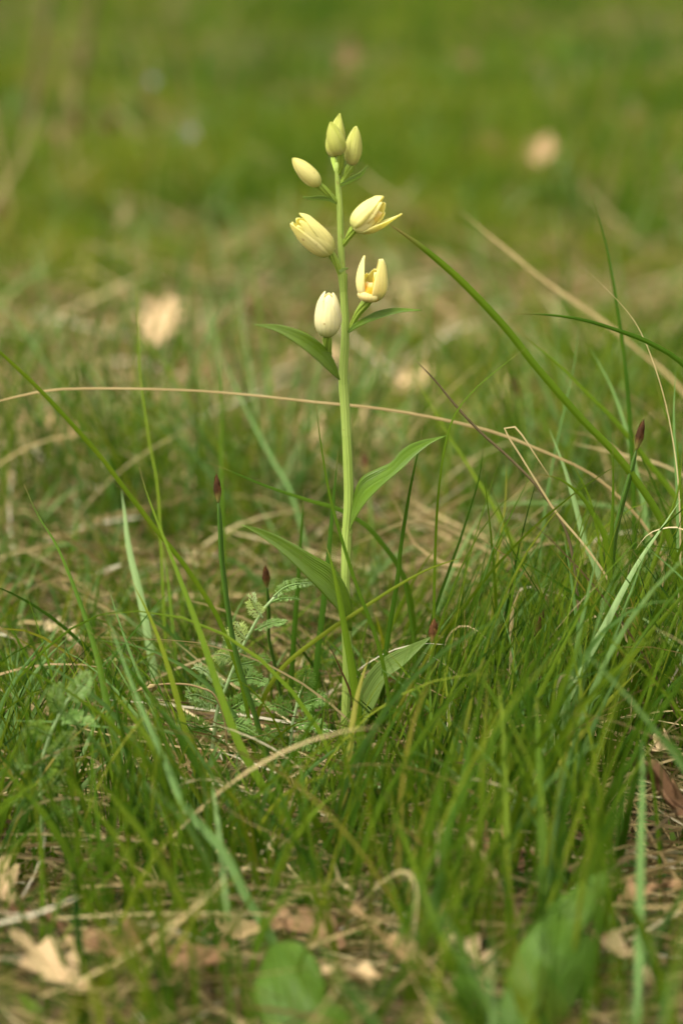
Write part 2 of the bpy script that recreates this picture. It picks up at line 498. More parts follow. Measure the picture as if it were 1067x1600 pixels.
# broad glaucous blades
x, y, az, idx = tufts(190, 5, -.62, .60, .03)
n = len(x)
v, k = grow(4, x, y, az, rng.uniform(.09, .24, n), rng.uniform(.0028, .0048, n), np.abs(rng.normal(.22, .15, n)), np.abs(rng.normal(.5, .4, n)),
           rng.uniform(-1.2, 1.2, n), segs=9, cols=3, daz=rng.normal(0, .3, n))
emit('grass', v, np.clip(rng.normal(.4, .2, n), 0, 1)[k], M['pale'], 'broad grey-green grass blades among the fine grass', 'grass')
# a few broad soft blades in the near foreground
n = 420
x = rng.uniform(-.30, .30, n); y = rng.uniform(-.36, -.12, n)
v, k = grow(3, x, y, rng.random(n) * 2 * np.pi, rng.uniform(.10, .24, n), rng.uniform(.0028, .0058, n), np.abs(rng.normal(.15, .12, n)), np.abs(rng.normal(.4, .3, n)),
            rng.uniform(-1.2, 1.2, n), segs=9, cols=3, daz=rng.normal(0, .3, n))
emit('grass', v, np.clip(rng.normal(.38, .18, n), 0, 1)[k], M['grass'], 'broad blurred blades of the near foreground', 'grass')
# light straw strewn just behind the sward
n = 2900
x, y = field(n, .35, 2.8, bias=2.4)
v = blades(roots_of(x, y, 0) + np.stack([0 * x, 0 * x, rng.random(n) * .035], -1), rng.random(n) * 2 * np.pi, rng.uniform(.04, .16, n),
           rng.uniform(.001, .003, n), rng.uniform(1.1, 1.6, n), rng.normal(.1, .25, n), rng.uniform(-1.5, 1.5, n), None, segs=6, daz=rng.normal(0, .5, n), power=6)
emit('dry_grass', v, np.clip(rng.normal(.52, .24, n), 0, 1), M['straw'], 'light straw strewn just behind the orchid', 'dry grass')
# thin upright blades thickening the tuft on the sedge side and round the foot
n = 2300
x = np.where(rng.random(n) < .75, rng.uniform(-.03, .40, n), rng.uniform(-.40, .02, n)); y = rng.uniform(-.10, .36, n)
v, k = grow(3, x, y, rng.random(n) * 2 * np.pi, rng.uniform(.11, .27, n), rng.uniform(.0009, .0019, n), np.abs(rng.normal(.10, .10, n)), np.abs(rng.normal(.28, .25, n)),
            rng.uniform(-1.5, 1.5, n), segs=9, cols=3, daz=rng.normal(0, .3, n))
emit('grass', v, np.clip(rng.normal(.36, .2, n), 0, 1)[k], M['grass'], 'thin upright blades crowding between the sedges', 'grass')
# long leaning blades of mixed width
n = 620
x = np.where(rng.random(n) < .7, rng.uniform(.0, .42, n), rng.uniform(-.42, .02, n)); y = rng.uniform(-.14, .34, n)
SKY -= 70
v, k = grow(3, x, y, rng.random(n) * 2 * np.pi, rng.uniform(.17, .34, n), rng.uniform(.0015, .0036, n), rng.uniform(.1, .5, n), rng.uniform(.1, .8, n),
            rng.uniform(-1.5, 1.5, n), segs=12, cols=3, daz=rng.normal(0, .3, n))
SKY += 70
emit('grass', v, np.clip(rng.normal(.42, .2, n), 0, 1)[k], M['grass'], 'long leaning green blades round the orchid', 'grass')
# thatch: dead straws lying criss-cross near the soil
n = 9500
x, y = field(n, -.65, .7)
v = blades(roots_of(x, y, 0) + np.stack([0 * x, 0 * x, rng.random(n) ** 2 * .03], -1), rng.random(n) * 2 * np.pi, rng.uniform(.03, .16, n),
           rng.uniform(.0007, .0021, n), rng.uniform(1.25, 1.62, n), rng.normal(.1, .25, n), rng.uniform(-1.5, 1.5, n), None, segs=6, daz=rng.normal(0, .5, n), power=6)
emit('dry_grass', v, np.clip(rng.normal(.36, .30, n), 0, 1), M['straw'], 'dead straw lying criss-cross between the grass tufts', 'dry grass')
# arching dead straws standing among the right-hand tufts
n = 1150
x = np.where(rng.random(n) < .65, rng.uniform(.0, .45, n), rng.uniform(-.45, .05, n)); y = rng.uniform(-.25, .6, n)
v = blades(roots_of(x, y), rng.random(n) * 2 * np.pi, rng.uniform(.08, .22, n), rng.uniform(.0009, .002, n), rng.uniform(.3, 1.1, n), rng.uniform(.4, 1.4, n),
           rng.uniform(-1.5, 1.5, n), None, segs=10, daz=rng.normal(0, .4, n), power=5)
k = keep_mask(v)
emit('dry_grass', v[k], np.clip(rng.normal(.60, .2, n), 0, 1)[k], M['straw'], 'bent dead straws arching out of the green tufts', 'dry grass')
# pale broader blades standing here and there behind
n = 1500
x, y = field(n, .45, 5.0, extra=.5)
v = blades(roots_of(x, y), rng.random(n) * 2 * np.pi, rng.uniform(.06, .15, n), rng.uniform(.003, .006, n), np.abs(rng.normal(.25, .2, n)), np.abs(rng.normal(.6, .4, n)),
           rng.uniform(-1.2, 1.2, n), None, segs=6, cols=3)
k = keep_mask(v)
emit('grass', v[k], np.clip(rng.normal(.5, .25, n), 0, 1)[k], M['pale'], 'blurred pale broad blades dotted behind the orchid', 'grass')
# upright stalks, green and dead, standing blurred far behind
n = 420
x, y = field(n, .9, 6.5, extra=.5)
v = blades(roots_of(x, y), rng.random(n) * 2 * np.pi, rng.uniform(.12, .32, n), rng.uniform(.002, .005, n), np.abs(rng.normal(.15, .12, n)), np.abs(rng.normal(.3, .2, n)),
           rng.uniform(-1.2, 1.2, n), None, segs=6, cols=3)
x_, y_, d_ = project(v.mean(2).reshape(-1, 3)); k = ~((np.abs(x_ - 535) < 95) & (y_ < 560)).reshape(n, -1).any(1)
gr = rng.random(n) < .6
emit('grass', v[k & gr], np.clip(rng.normal(.35, .25, n), 0, 1)[k & gr], M['grass'], 'scattered upright green stalks blurred far behind', 'grass')
emit('dry_grass', v[k & ~gr], np.clip(rng.normal(.45, .2, n), 0, 1)[k & ~gr], M['straw'], 'scattered upright dead stalks blurred far behind', 'dry grass')
# low leafy ground cover
n = 2600
x, y = field(n, -.62, .8)
v = blades(roots_of(x, y), rng.random(n) * 2 * np.pi, rng.uniform(.010, .03, n), rng.uniform(.004, .009, n), rng.uniform(.4, 1.3, n), rng.uniform(0, .6, n),
           rng.uniform(-.5, .5, n), None, segs=4, cols=3, power=2)
emit('ground_cover', v, np.clip(rng.normal(.4, .22, n), 0, 1), M['herb'], 'low leafy herbs close to the soil', 'ground cover')

# background sward, ever shorter and softer, over litter
x, y, az, idx = tufts(6800, 8, .5, 4.3, .045, bias=.78, extra=.5)
g = noise2(x, y, 1.6) + .5 * noise2(x, y, 4.1)
kk = ((g + rng.normal(0, .35, len(x))) > -.62) & (rng.random(len(x)) < np.clip(.28 + .45 * y, 0, 1))
x, y, az, g = x[kk], y[kk], az[kk], g[kk]; n = len(x)
v = blades(roots_of(x, y), az, rng.uniform(.03, .09, n) * (1 + .4 * g) * np.clip(.75 + .25 * y, .8, 1.3), rng.uniform(.0016, .0036, n), np.abs(rng.normal(.25, .2, n)), np.abs(rng.normal(.6, .4, n)),
           rng.uniform(-1.5, 1.5, n), None, segs=5)
k = keep_mask(v)
emit('grass', v[k], np.clip(rng.normal(.54, .12, n) + .34 * noise2(x, y, 5.3) + .18 * noise2(x, y, 13.), 0, 1)[k], M['grass'], 'blurred green grass behind the orchid', 'grass')
x, y, az, idx = tufts(5200, 7, 3.9, 11.5, .09, extra=.9)
n = len(x); g = noise2(x, y, .9) + .4 * noise2(x, y, 2.9)
kk = (g + rng.normal(0, .35, n)) > -.3
x, y, az = x[kk], y[kk], az[kk]; n = len(x)
v = blades(roots_of(x, y), az, rng.uniform(.04, .14, n), rng.uniform(.003, .006, n), np.abs(rng.normal(.25, .2, n)), np.abs(rng.normal(.6, .4, n)),
           rng.uniform(-1.5, 1.5, n), None, segs=4)
emit('grass', v, np.clip(rng.normal(.42, .10, n) + .36 * noise2(x, y, 3.1) + .25 * noise2(x, y, 7.7), 0, 1), M['grass'], 'far green grass melting into the background', 'grass')
n = 13000
x, y = field(n, .5, 11.0, extra=.6, bias=1.15)
g = noise2(x, y, 1.6) + .5 * noise2(x, y, 4.1)
kk = (g + rng.normal(0, .5, n)) < .1
x, y = x[kk], y[kk]; n = len(x)
v = blades(roots_of(x, y, 0) + np.stack([0 * x, 0 * x, rng.random(n) * .03], -1), rng.random(n) * 2 * np.pi, rng.uniform(.04, .18, n), rng.uniform(.0016, .0036, n),
           rng.uniform(1.0, 1.6, n), rng.normal(.1, .3, n), rng.uniform(-1.5, 1.5, n), None, segs=4, power=6)
emit('dry_grass', v, np.clip(rng.normal(.36, .25, n), 0, 1), M['straw'], 'blurred dead grass lying behind the orchid', 'dry grass')

# ------------------------------------------------------------------ dead oak leaves
def oak_mesh(seed, tint):
    r = random.Random(seed)
    nu, nv = 26, 9
    lobes = r.choice([3.5, 4, 4.5]); ph = r.uniform(-.6, .6)
    c1, c2, c3 = r.uniform(.5, 1.5), r.uniform(-1.2, 1.2), r.uniform(-.5, .5)
    V = []; 
    for i in range(nu):
        t = i / (nu - 1)
        env = math.sin(math.pi * (t * .97 + .015) ** .8) ** .75
        for j in range(nv):
            u = j / (nv - 1) * 2 - 1
            lob = .70 + .30 * math.sin(2 * math.pi * lobes * t + ph + (.5 if u > 0 else 0))
            wdt = .29 * env * (1 + (lob - 1) * min(1, abs(u) * 1.2))
            X = u * wdt; Yv = t + .05 * abs(u) * math.sin(2 * math.pi * lobes * t + ph)
            Z = c1 * X * X * 1.6 + .10 * c2 * (t - .5) ** 2 * 4 + .05 * math.sin(9 * t + seed) * u + .04 * c3 * math.sin(14 * X + 3 * t)
            V.append((X, Yv - .5, Z + .04))
    v = np.array(V); q = grid_quads(nu, nv)
    uv = np.stack(np.broadcast_arrays(np.linspace(0, 1, nv)[None, :], np.linspace(0, 1, nu)[:, None]), -1).reshape(-1, 2)
    mid = v.reshape(nu, nv, 3)[:, nv // 2] + [0, 0, .006]
    st = np.vstack([[mid[0] + [0.01, -.14, .03]], [mid[0] + [0, -.06, .005]], mid])
    tv, tq, tuv = tube(st, np.linspace(.010, .003, len(st)), 5)
    vv, qq, uu, tt = join([(v, q, uv, tint), (tv, tq, tuv, tint - .12)])
    return mk_mesh('oak_leaf', vv, qq, uu, tt)

OAK = {}
def oak_leaf(px, py, wpx, tint, label, seed, rot=None, group=None, lift=.006, pitch=None, roll=None):
    key = (seed % 6, round(tint, 1))
    if key not in OAK:
        OAK[key] = oak_mesh(seed % 6, round(tint, 1)); OAK[key].materials.append(M['oak'])
    r = random.Random(seed * 77 + int(px))
    o = link('oak_leaf', OAK[key])
    p = G(px, py + (48 if group == NEAR else 0))
    size = wpx * KX * (p - CAM).length
    o.location = (p.x, p.y, float(gz(p.x, p.y)) + lift + (.016 if group == NEAR else 0))
    o.scale = (size,) * 3
    o.rotation_euler = (pitch if pitch is not None else r.uniform(-.1, .5), roll if roll is not None else r.uniform(-.35, .35),
                        rot if rot is not None else r.uniform(0, 6.28))
    if len(o.modifiers) == 0:
        s = o.modifiers.new('thickness', 'SOLIDIFY'); s.thickness = .008
    tag(o, label, 'leaf', group)
    return o

NEAR = 'dead oak leaves lying in the foreground'
oak_leaf(78, 1590, 150, .72, 'pale cream dead leaf lying out of focus in the lower left corner', 3, 1.0, NEAR, .02, .5, -.2)
oak_leaf(0, 1440, 110, .72, 'pale dead leaf cut off by the frame edge above the corner leaf', 4, .4, NEAR, .02, .6)
oak_leaf(225, 1520, 210, .35, 'large russet dead leaf under the long straw near the bottom', 1, 1.9, NEAR)
oak_leaf(140, 1510, 120, .6, 'tan dead leaf beside the pale corner leaf', 2, 2.6, NEAR)
oak_leaf(598, 1560, 150, .5, 'light brown dead leaf tilted up at the bottom beside the dark green leaf', 5, 1.1, NEAR, .02, .5, .4)
oak_leaf(470, 1470, 150, .4, 'brown dead leaf lying under the blades below the orchid', 6, 1.2, NEAR)
oak_leaf(730, 1540, 120, .8, 'buff dead leaf glimpsed between two foreground blades at the bottom', 7, .8, NEAR)
oak_leaf(965, 1575, 130, .85, 'crumpled buff dead leaf at the bottom edge below the straw tangle', 8, 1.4, NEAR, .02, .6)
oak_leaf(1040, 1330, 230, .2, 'dark red-brown dead leaf at the frame edge under the sedge tuft', 9, 1.9, NEAR, .03, .7)
oak_leaf(1040, 1252, 110, .75, 'light tan dead leaf lying on top of the red-brown one', 10, 2.4, NEAR, .03, .35)
oak_leaf(760, 1350, 150, .3, 'russet dead leaf under the snapped twig', 11, .7, NEAR)
for px_, py_, w_, ti_, lb_ in (
    (305, 1565, 170, .3, 'brown dead leaf at the bottom edge left of the broad green leaf'),
    (375, 1500, 120, .55, 'tan dead leaf just above the broad green leaf'),
    (60, 1505, 120, .25, 'dark brown dead leaf between the two pale corner leaves'),
    (690, 1490, 110, .35, 'brown dead leaf behind the broad dark foreground blade'),
    (905, 1545, 150, .25, 'dark russet dead leaf under the large blurred herb leaves'),
    (1010, 1460, 120, .4, 'brown dead leaf under the pale straw tangle'),
    (540, 1590, 110, .65, 'tan dead leaf cut off by the bottom edge near the middle'),
    (850, 1395, 110, .3, 'russet dead leaf between the upright foreground blades')):
    oak_leaf(px_, py_, w_, ti_, lb_, int(px_), None, NEAR, .014)
oak_leaf(640, 1140, 120, .65, 'tan dead leaf on the soil just beside the orchid foot', 12, 2.2, 'dead oak leaves near the orchid')
oak_leaf(97, 1040, 80, .9, 'small cream dead leaf lit between thin blades above the feathery herb', 13, 1.2, 'dead oak leaves near the orchid', .02, .4)
oak_leaf(300, 1225, 150, .3, 'brown dead leaf under the straw below the feathery herb', 14, 2.8, 'dead oak leaves near the orchid')
oak_leaf(800, 1180, 120, .5, 'brown dead leaf deep inside the grass tuft', 15, .4, 'dead oak leaves near the orchid')
FAR = 'blurred dead oak leaves behind the orchid'
for px, py, wd, ti, lb, sd in (
    (255, 582, 92, .66, 'large peach-coloured dead leaf standing up in the blurred grass', 16),
    (847, 322, 58, .52, 'pale blurred dead leaf far behind the topmost buds', 17),
    (797, 345, 70, .4, 'buff blurred dead leaf behind the tip of the tan blade', 18),
    (642, 270, 64, .5, 'faint brown blurred leaf just beside the upper buds', 19),
    (955, 270, 66, .55, 'faint tan blurred leaf behind the dark upright blade', 20),
    (195, 385, 34, .7, 'small cream blurred leaf above the peach-coloured one', 21),
    (322, 600, 70, .2, 'orange-brown blurred leaf below the peach-coloured one', 22),
    (95, 590, 80, .1, 'dusky brown blurred leaf near the tip of the long leaning blade', 23),
    (560, 350, 60, .35, 'brown blurred leaf behind the upper open flower', 25),
    (865, 405, 70, .5, 'blurred tan leaf beneath the buff one', 26)):
    o = oak_leaf(px, py, wd, ti, lb, sd, None, FAR, .028, random.uniform(.6, .95))
    o.location.z += {16: .03, 17: .06, 21: .02}.get(sd, -.012)
    o.scale.x *= 1.5; o.rotation_euler.z = random.uniform(-.5, .5)
r = random.Random(9)
for i in range(46):
    py = r.uniform(120, 420)
    lt = r.choice([.1, .2, .3, .4, .4, .5])
    o = oak_leaf(r.uniform(-150, 1220), py, r.uniform(45, 75), lt, ('russet' if lt < .25 else 'brown' if lt < .45 else 'tan') + ' dead leaf caught up in the ' + ('farthest' if py < 230 else 'far') + ' blurred grass', 300 + i, None, 'dead leaves caught in the far grass', r.uniform(.03, .07), r.uniform(.3, 1.1))
r = random.Random(5)
for i in range(110):
    py = r.uniform(0, 1) ** 1.6 * 760 + 130
    if py > 900: py = 900
    px = r.uniform(-120, 1190)
    sz = (50 + (py - 130) * .14) * r.uniform(.7, 1.25)
    ti = r.choice([.1, .2, .3, .4, .4, .5, .6]) + (.25 if py > 540 else 0)
    oak_leaf(px, py, sz, ti, 'out-of-focus %s dead leaf lying %s' % ('russet' if ti < .25 else 'brown' if ti < .45 else 'tan', 'in the far background grass' if py < 330 else 'in the grass behind the orchid' if py < 600 else 'in the litter just behind the sward'), 30 + i, None, 'scattered background dead leaves', r.uniform(.004, .022), r.uniform(.0, .7))

# ------------------------------------------------------------------ the orchid
ORCHID = empty('orchid', (0, 0, 0))
tag(ORCHID, 'upright orchid with cream flower buds and broad green leaves on one stem', 'orchid')
def part(name, me, mat, parent=ORCHID, label=None):
    o = bpy.data.objects.new(name, me); COL.objects.link(o)
    if mat is not None and not me.materials: me.materials.append(mat)
    o.parent = parent
    if label: o['label'] = label
    return o
def pxr(n):
    return n * KX * 1.57

stem_px = [(543, 1255, 7.4), (541, 1185, 7.2), (540, 1120, 7.2), (543, 1040, 7.1), (541, 965, 7.0), (540, 900, 6.8), (542, 830, 7.3), (545, 780, 7.6), (543, 715, 7.3), (540, 650, 7.0),
           (536, 595, 7), (539.5, 520, 6.2), (537, 460, 5.6), (533.5, 400, 5.0), (531, 330, 4.7), (528, 285, 4.2), (526.5, 255, 3.6)]
sp = spline([tuple(P(a, b, 0)) + (pxr(c),) for a, b, c in stem_px], 90)
v, q, uv = tube(sp[:, :3], sp[:, 3], 20, ribs=9, ribd=.035)
part('stem', mk_mesh('stem', v, q, uv, .5), M['orchid_stem'])

def leaf_loft(name, A, B, Y0, Y1, mid, mat, parent=ORCHID, tint=.5, ya=0.0, yb=0.0, wave=0.0, nu=34, nv=15, yc=0.0, thick=.00035, label=None):
    """leaf stretched between its two edges (photo rows), depth running Y0 -> Y1, edges offset in depth, midrib set back"""
    def edge(E, off):
        s = np.r_[0, np.cumsum([math.dist(E[i], E[i + 1]) for i in range(len(E) - 1)])]; s = s / s[-1]
        pts = []
        for (a, b), t in zip(E, s):
            env = math.sin(math.pi * min(1, t * .94 + .05))
            pts.append(tuple(P(a, b, Y0 + (Y1 - Y0) * t + off * env + yc * env)))
        return spline(pts, nu)
    a, b = edge(A, ya), edge(B, yb)
    t = np.linspace(0, 1, nu)[:, None]
    wd = np.linalg.norm(a - b, axis=1)[:, None]
    m = (a + b) / 2 + np.array(FW) * mid * wd + np.array([0, 0, -.25]) * mid * wd
    u = np.linspace(0, 1, nv)
    V = np.zeros((nu, nv, 3))
    for j, x_ in enumerate(u):
        # two straight-ish halves meeting in a soft keel
        k = 1 - abs(2 * x_ - 1)
        k = k * (1.25 - .25 * k)
        V[:, j] = a * (1 - x_) + b * x_ + (m - (a + b) / 2) * k
        V[:, j] += np.array(FW) * wave * wd * np.sin(t * 13 + x_ * 3) * (x_ - .5) ** 2 * 4
        V[:, j] += np.array(FW) * wd * .012 * math.cos(x_ * 26)
    uv_ = np.stack(np.broadcast_arrays(u[None, :], np.linspace(0, 1, nu)[:, None]), -1).reshape(-1, 2)
    o = part(name, mk_mesh(name, V.reshape(-1, 3), grid_quads(nu, nv), uv_, tint), mat, parent, label)
    s = o.modifiers.new('thickness', 'SOLIDIFY'); s.thickness = thick; s.offset = 0
    return o

leaf_loft('leaf', [(531, 594), (524, 568), (509, 544), (488, 526), (462, 514), (432, 507), (397, 507)],
          [(527, 591), (516, 582), (500, 567), (478, 548), (455, 531), (430, 517), (397, 507)], -.006, -.055, .22, M['orchid_leaf'], tint=.78, ya=.012, yb=-.006, label='highest leaf, dark green and drooping to a point')
leaf_loft('leaf', [(547, 828), (551, 782), (563, 748), (590, 732), (611, 722), (628, 703), (652, 690), (697, 680)],
          [(546, 830), (555, 810), (573, 783), (601, 755), (629, 731), (650, 710), (674, 692), (697, 681)], -.007, -.02, .36, M['orchid_leaf'], tint=.5, ya=.012, yb=-.012, wave=.05, label='wavy leaf rising from the middle of the stem')
leaf_loft('leaf', [(549, 806), (551, 780), (560, 756), (574, 741)], [(549, 812), (555, 795), (565, 770), (576, 744)], .006, .012, .1, M['orchid_leaf_pale'], tint=.7, nu=14, nv=7, label='pale inner edge of the wavy leaf')
leaf_loft('leaf', [(550, 985), (546, 932), (523, 889), (490, 868), (440, 840), (405, 826), (378, 820)],
          [(544, 985), (531, 958), (506, 929), (478, 900), (444, 866), (406, 837), (378, 820)], -.008, -.05, .30, M['orchid_leaf'], tint=.7, ya=.014, yb=-.010, wave=.03, label='broad leaf with pale parallel veins at mid stem')
leaf_loft('leaf', [(545, 1150), (556, 1095), (575, 1052), (600, 1027), (635, 1010), (672, 995)],
          [(548, 1155), (568, 1135), (588, 1098), (605, 1060), (632, 1038), (672, 997)], -.008, -.03, .42, M['orchid_leaf_pale'], tint=.12, ya=.016, yb=-.014, label='lowest leaf, folded and grey-green')
# clasping leaf sheaths
def sheath(y0, y1, w0, w1, tint):
    k = spline([tuple(P(np.interp(yy, [s[1] for s in stem_px[::-1]], [s[0] for s in stem_px[::-1]]), yy, 0)) for yy in np.linspace(y0, y1, 8)], 20)
    rr = np.linspace(pxr(w0), pxr(w1), 20)
    a_, b_, c_ = tube(k, rr, 18, ribs=9, ribd=.03, cap=False)
    part('sheath', mk_mesh('sheath', a_, b_, c_, tint), M['orchid_stem'])
sheath(680, 600, 7.4, 7.4, .62)
sheath(900, 826, 7.2, 8.2, .55)
sheath(1075, 975, 7.5, 7.8, .35)
sheath(1180, 1140, 7.7, 8.8, .5)
sheath(455, 428, 5.9, 7.6, .3)

def ovary(pts, r0, r1, fl, Y0=0.0, Y1=0.0):
    n_ = len(pts)
    pp = spline([tuple(P(a, b, Y0 + (Y1 - Y0) * i / (n_ - 1))) for i, (a, b) in enumerate(pts)], 26)
    rr = np.interp(np.linspace(0, 1, 26), [0, .35, .8, 1], [pxr(r0) * .8, pxr(r0), pxr(r1), pxr(r1) * .85])
    a_, b_, c_ = tube(pp, rr, 24, ribs=6, ribd=.16, twist=1.1)
    part('ovary', mk_mesh('ovary', a_, b_, c_, .5), M['ovary'], fl)
    return pp

def flower(base, tip, wpx, tepals, ov, ovr, Yb=0.0, Yt=0.0, mat='tepal', tint=.6, lip=None, label=None, shape=(.5, .72), ovY=(0, 0), close=.985, point=3.0):
    fl = bpy.data.objects.new('flower', None); COL.objects.link(fl); fl.parent = ORCHID; fl.empty_display_size = .01
    if label: fl['label'] = label
    b = np.array(P(*base, Yb)); tp = np.array(P(*tip, Yt))
    ax = tp - b; Ln = np.linalg.norm(ax); ax = ax / Ln
    vw = np.array((CAM - Vector(b)).normalized())
    e1 = vw - ax * (vw @ ax); e1 /= np.linalg.norm(e1)
    e2 = np.cross(ax, e1)
    Rr = pxr(wpx) / 2 * .95
    al, be = shape
    tm = al / (al + be); mx_ = tm ** al * (1 - tm) ** be
    def surf(name, phi, hw, length, rad, flare, m, ti, t0=0.0, curl=0.0, keel=.05, nu=22, nv=11, tipw=.0, tpow=point):
        t = np.linspace(t0, 1, nu)
        tl = np.clip(t * close + .004, 0, 1); tw_ = np.clip(t * .985, 0, 1)
        prof = tl ** al * (1 - tl) ** be / mx_
        V = np.zeros((nu, nv, 3)); u = np.linspace(-1, 1, nv)
        wang = R(hw) * (np.clip(1 - tw_ ** tpow, 0, 1) ** .7 * (1 - tipw) + tipw)
        for j, uu in enumerate(u):
            ang = R(phi) + wang * uu
            rad_ = Rr * rad * (prof * (1 + keel * (math.cos(uu * math.pi) * .5 + .5) - .03 * abs(uu))) + Rr * flare * tl ** 2.2 + curl * Rr * tl ** 7
            rad_ = rad_ * (1 + .022 * np.sin(7.5 * t + 2.6 * uu + phi * .7) + .05 * abs(uu) ** 3 * t) + Rr * .03 * np.sin(11 * t + phi) * abs(uu) ** 4
            V[:, j] = b + ax * (Ln * length * t)[:, None] + rad_[:, None] * (np.cos(ang)[:, None] * e1 + np.sin(ang)[:, None] * e2)
        uv_ = np.stack(np.broadcast_arrays(np.linspace(0, 1, nv)[None, :], t[:, None]), -1).reshape(-1, 2)
        o = part(name, mk_mesh(name, V.reshape(-1, 3), grid_quads(nu, nv), uv_, ti), m, fl)
        s = o.modifiers.new('thickness', 'SOLIDIFY'); s.thickness = .0005; s.offset = -1
        return o
    for i, tpz in enumerate(tepals):
        nm, phi, hw, ln, rd, flr = tpz[:6]
        surf(nm, phi, hw, ln, rd, flr, M[mat], tint + (.06 if i % 2 else -.04) , curl=tpz[6] if len(tpz) > 6 else 0.0)
    if lip:
        for (phi, hw, ln, rd, flr, cu, ti) in lip:
            surf('lip', phi, hw, ln, rd, flr, M['lip'], ti, curl=cu, tipw=.55)
    ovary(ov, ovr[0], ovr[1], fl, *ovY)
    return fl

BUD = lambda a=10: [('petal', a + 60, 64, .97, .90, 0), ('petal', a + 180, 64, .97, .90, 0), ('petal', a - 60, 64, .97, .90, 0),
                    ('sepal', a, 62, 1.0, 1.0, 0), ('sepal', a + 120, 62, 1.0, .98, 0), ('sepal', a - 120, 62, 1.0, .98, 0)]
flower((520, 246), (531, 177), 30, BUD(40), [(525, 268), (523, 258), (520, 244)], (3.2, 4), .012, .010, 'bud', .45, label='topmost closed bud, hidden in part by its neighbour', ovY=(0, .012), shape=(.5, .9))
flower((531, 242), (516, 190), 28, BUD(-30), [(530, 272), (533, 258), (531, 240)], (3.6, 4.6), -.010, -.014, 'bud', .5, label='closed greenish bud in front of the topmost one', ovY=(0, -.010), shape=(.42, .75))
flower((549, 258), (556.5, 197), 27.5, BUD(35), [(532, 290), (541, 273), (549, 256)], (3.6, 5.2), -.002, -.006, 'bud', .62, label='closed greenish bud leaning beside the topmost pair', ovY=(0, -.002), shape=(.46, .75))
flower((499, 290), (457, 247), 28, BUD(0), [(526, 316), (512, 301), (497, 288)], (4, 5), -.006, -.012, 'tepal', .42, label='closed cream bud pointing away from the stem on a long stalk', ovY=(0, -.006), shape=(.48, .74))
flower((517, 396), (463, 341), 42, [('sepal', 180, 60, .93, .96, .16), ('petal', 120, 52, 1.0, .92, .10), ('petal', -125, 52, .97, .90, .12), ('petal', -40, 48, .92, .88, .1),
                                    ('sepal', 62, 62, 1.03, 1.0, .10), ('sepal', -66, 62, 1.03, 1.02, .16), ('petal', 8, 50, .98, .96, .06)],
       [(533, 432), (525, 411), (515, 393)], (4.2, 5.2), -.006, -.016, 'tepal', .50, label='half-open cream flower with ragged pointed tips', ovY=(0, -.006), shape=(.42, .70), close=.86)
flower((553, 357), (603, 316), 46, [('petal', 180, 60, .92, .88, .12), ('petal', -130, 60, 1.0, .9, .2), ('sepal', -58, 66, 1.04, 1.0, .10), ('petal', -18, 48, .98, .86, .2), ('petal', 110, 50, .80, .84, .2),
                                    ('petal', 40, 40, .66, .86, .1), ('sepal', 88, 46, 1.12, 1.04, .95, .25)],
       [(536, 384), (545, 370), (555, 354)], (4.2, 5.6), -.006, -.012, 'tepal', .52, lip=[(38, 36, .80, .66, .2, .1, .9)], label='open cream flower with one sepal bent outward', ovY=(0, -.006), shape=(.40, .66), close=.88)
flower((579, 470), (584, 402), 48, [('sepal', 160, 64, .70, .80, .0), ('petal', 128, 46, .93, .90, .10), ('petal', -132, 46, .60, .90, .10), ('sepal', -74, 46, 1.04, 1.0, .22),
                                    ('sepal', 62, 58, 1.0, 1.04, .0), ('petal', 100, 46, .97, .98, .14), ('petal', -22, 50, .40, .98, -.05)],
       [(547, 516), (558, 492), (568, 478), (578, 467)], (4.6, 6.2), -.008, -.012, 'tepal', .60, lip=[(-18, 55, .47, .93, .0, .05, .15), (30, 26, .70, .78, .0, .0, .4)],
       label='wide open cream flower showing its orange lip', ovY=(0, -.008), shape=(.38, .62), close=.88, point=3.6)
flower((511, 527), (514, 457), 42, [('sepal', 180, 62, .97, .95, .05), ('petal', 58, 44, 1.02, .95, .12), ('petal', -62, 44, 1.04, .95, .12), ('petal', -150, 50, .95, .9, .1), ('petal', 140, 50, .95, .9, .1),
                                    ('sepal', 88, 58, .95, .99, .05), ('sepal', -88, 58, .95, .99, .05), ('petal', 10, 60, .95, .93, .0), ('sepal', -2, 70, .985, 1.05, .03)],
       [(514, 556), (512, 542), (511, 524)], (5.5, 6.2), -.014, -.018, 'tepal', .86, label='lowest flower, a closed whitish bud beside the stem', ovY=(-.004, -.014), shape=(.48, .62), close=.965, point=5.0)

leaf_loft('bract', [(543, 518), (552, 507), (568, 497), (590, 486), (620, 481), (659, 484.5)], [(545, 521), (556, 513), (572, 505), (597, 496), (626, 488), (659, 485)], -.004, -.012, .25,
          M['orchid_leaf'], tint=.55, nu=22, nv=9, ya=.004, yb=-.004)
leaf_loft('bract', [(527, 317), (515, 308), (500, 305.5), (484, 307.5), (473, 307)], [(525, 319), (512, 314), (499, 313), (484, 312.5), (473, 308.5)], -.003, -.008, .2, M['orchid_leaf'], tint=.7, nu=18, nv=7)
leaf_loft('bract', [(531, 287), (546, 277), (561, 270), (567, 265), (573.5, 258.5)], [(532, 292), (549, 285), (564, 277), (570, 269), (573.5, 260)], -.003, -.008, .2, M['orchid_leaf'], tint=.75, nu=18, nv=7)
leaf_loft('bract', [(529, 423), (536, 419), (544, 418)], [(531, 428), (538, 423), (544, 420)], -.009, -.007, .1, M['orchid_leaf'], tint=.85, nu=10, nv=5)

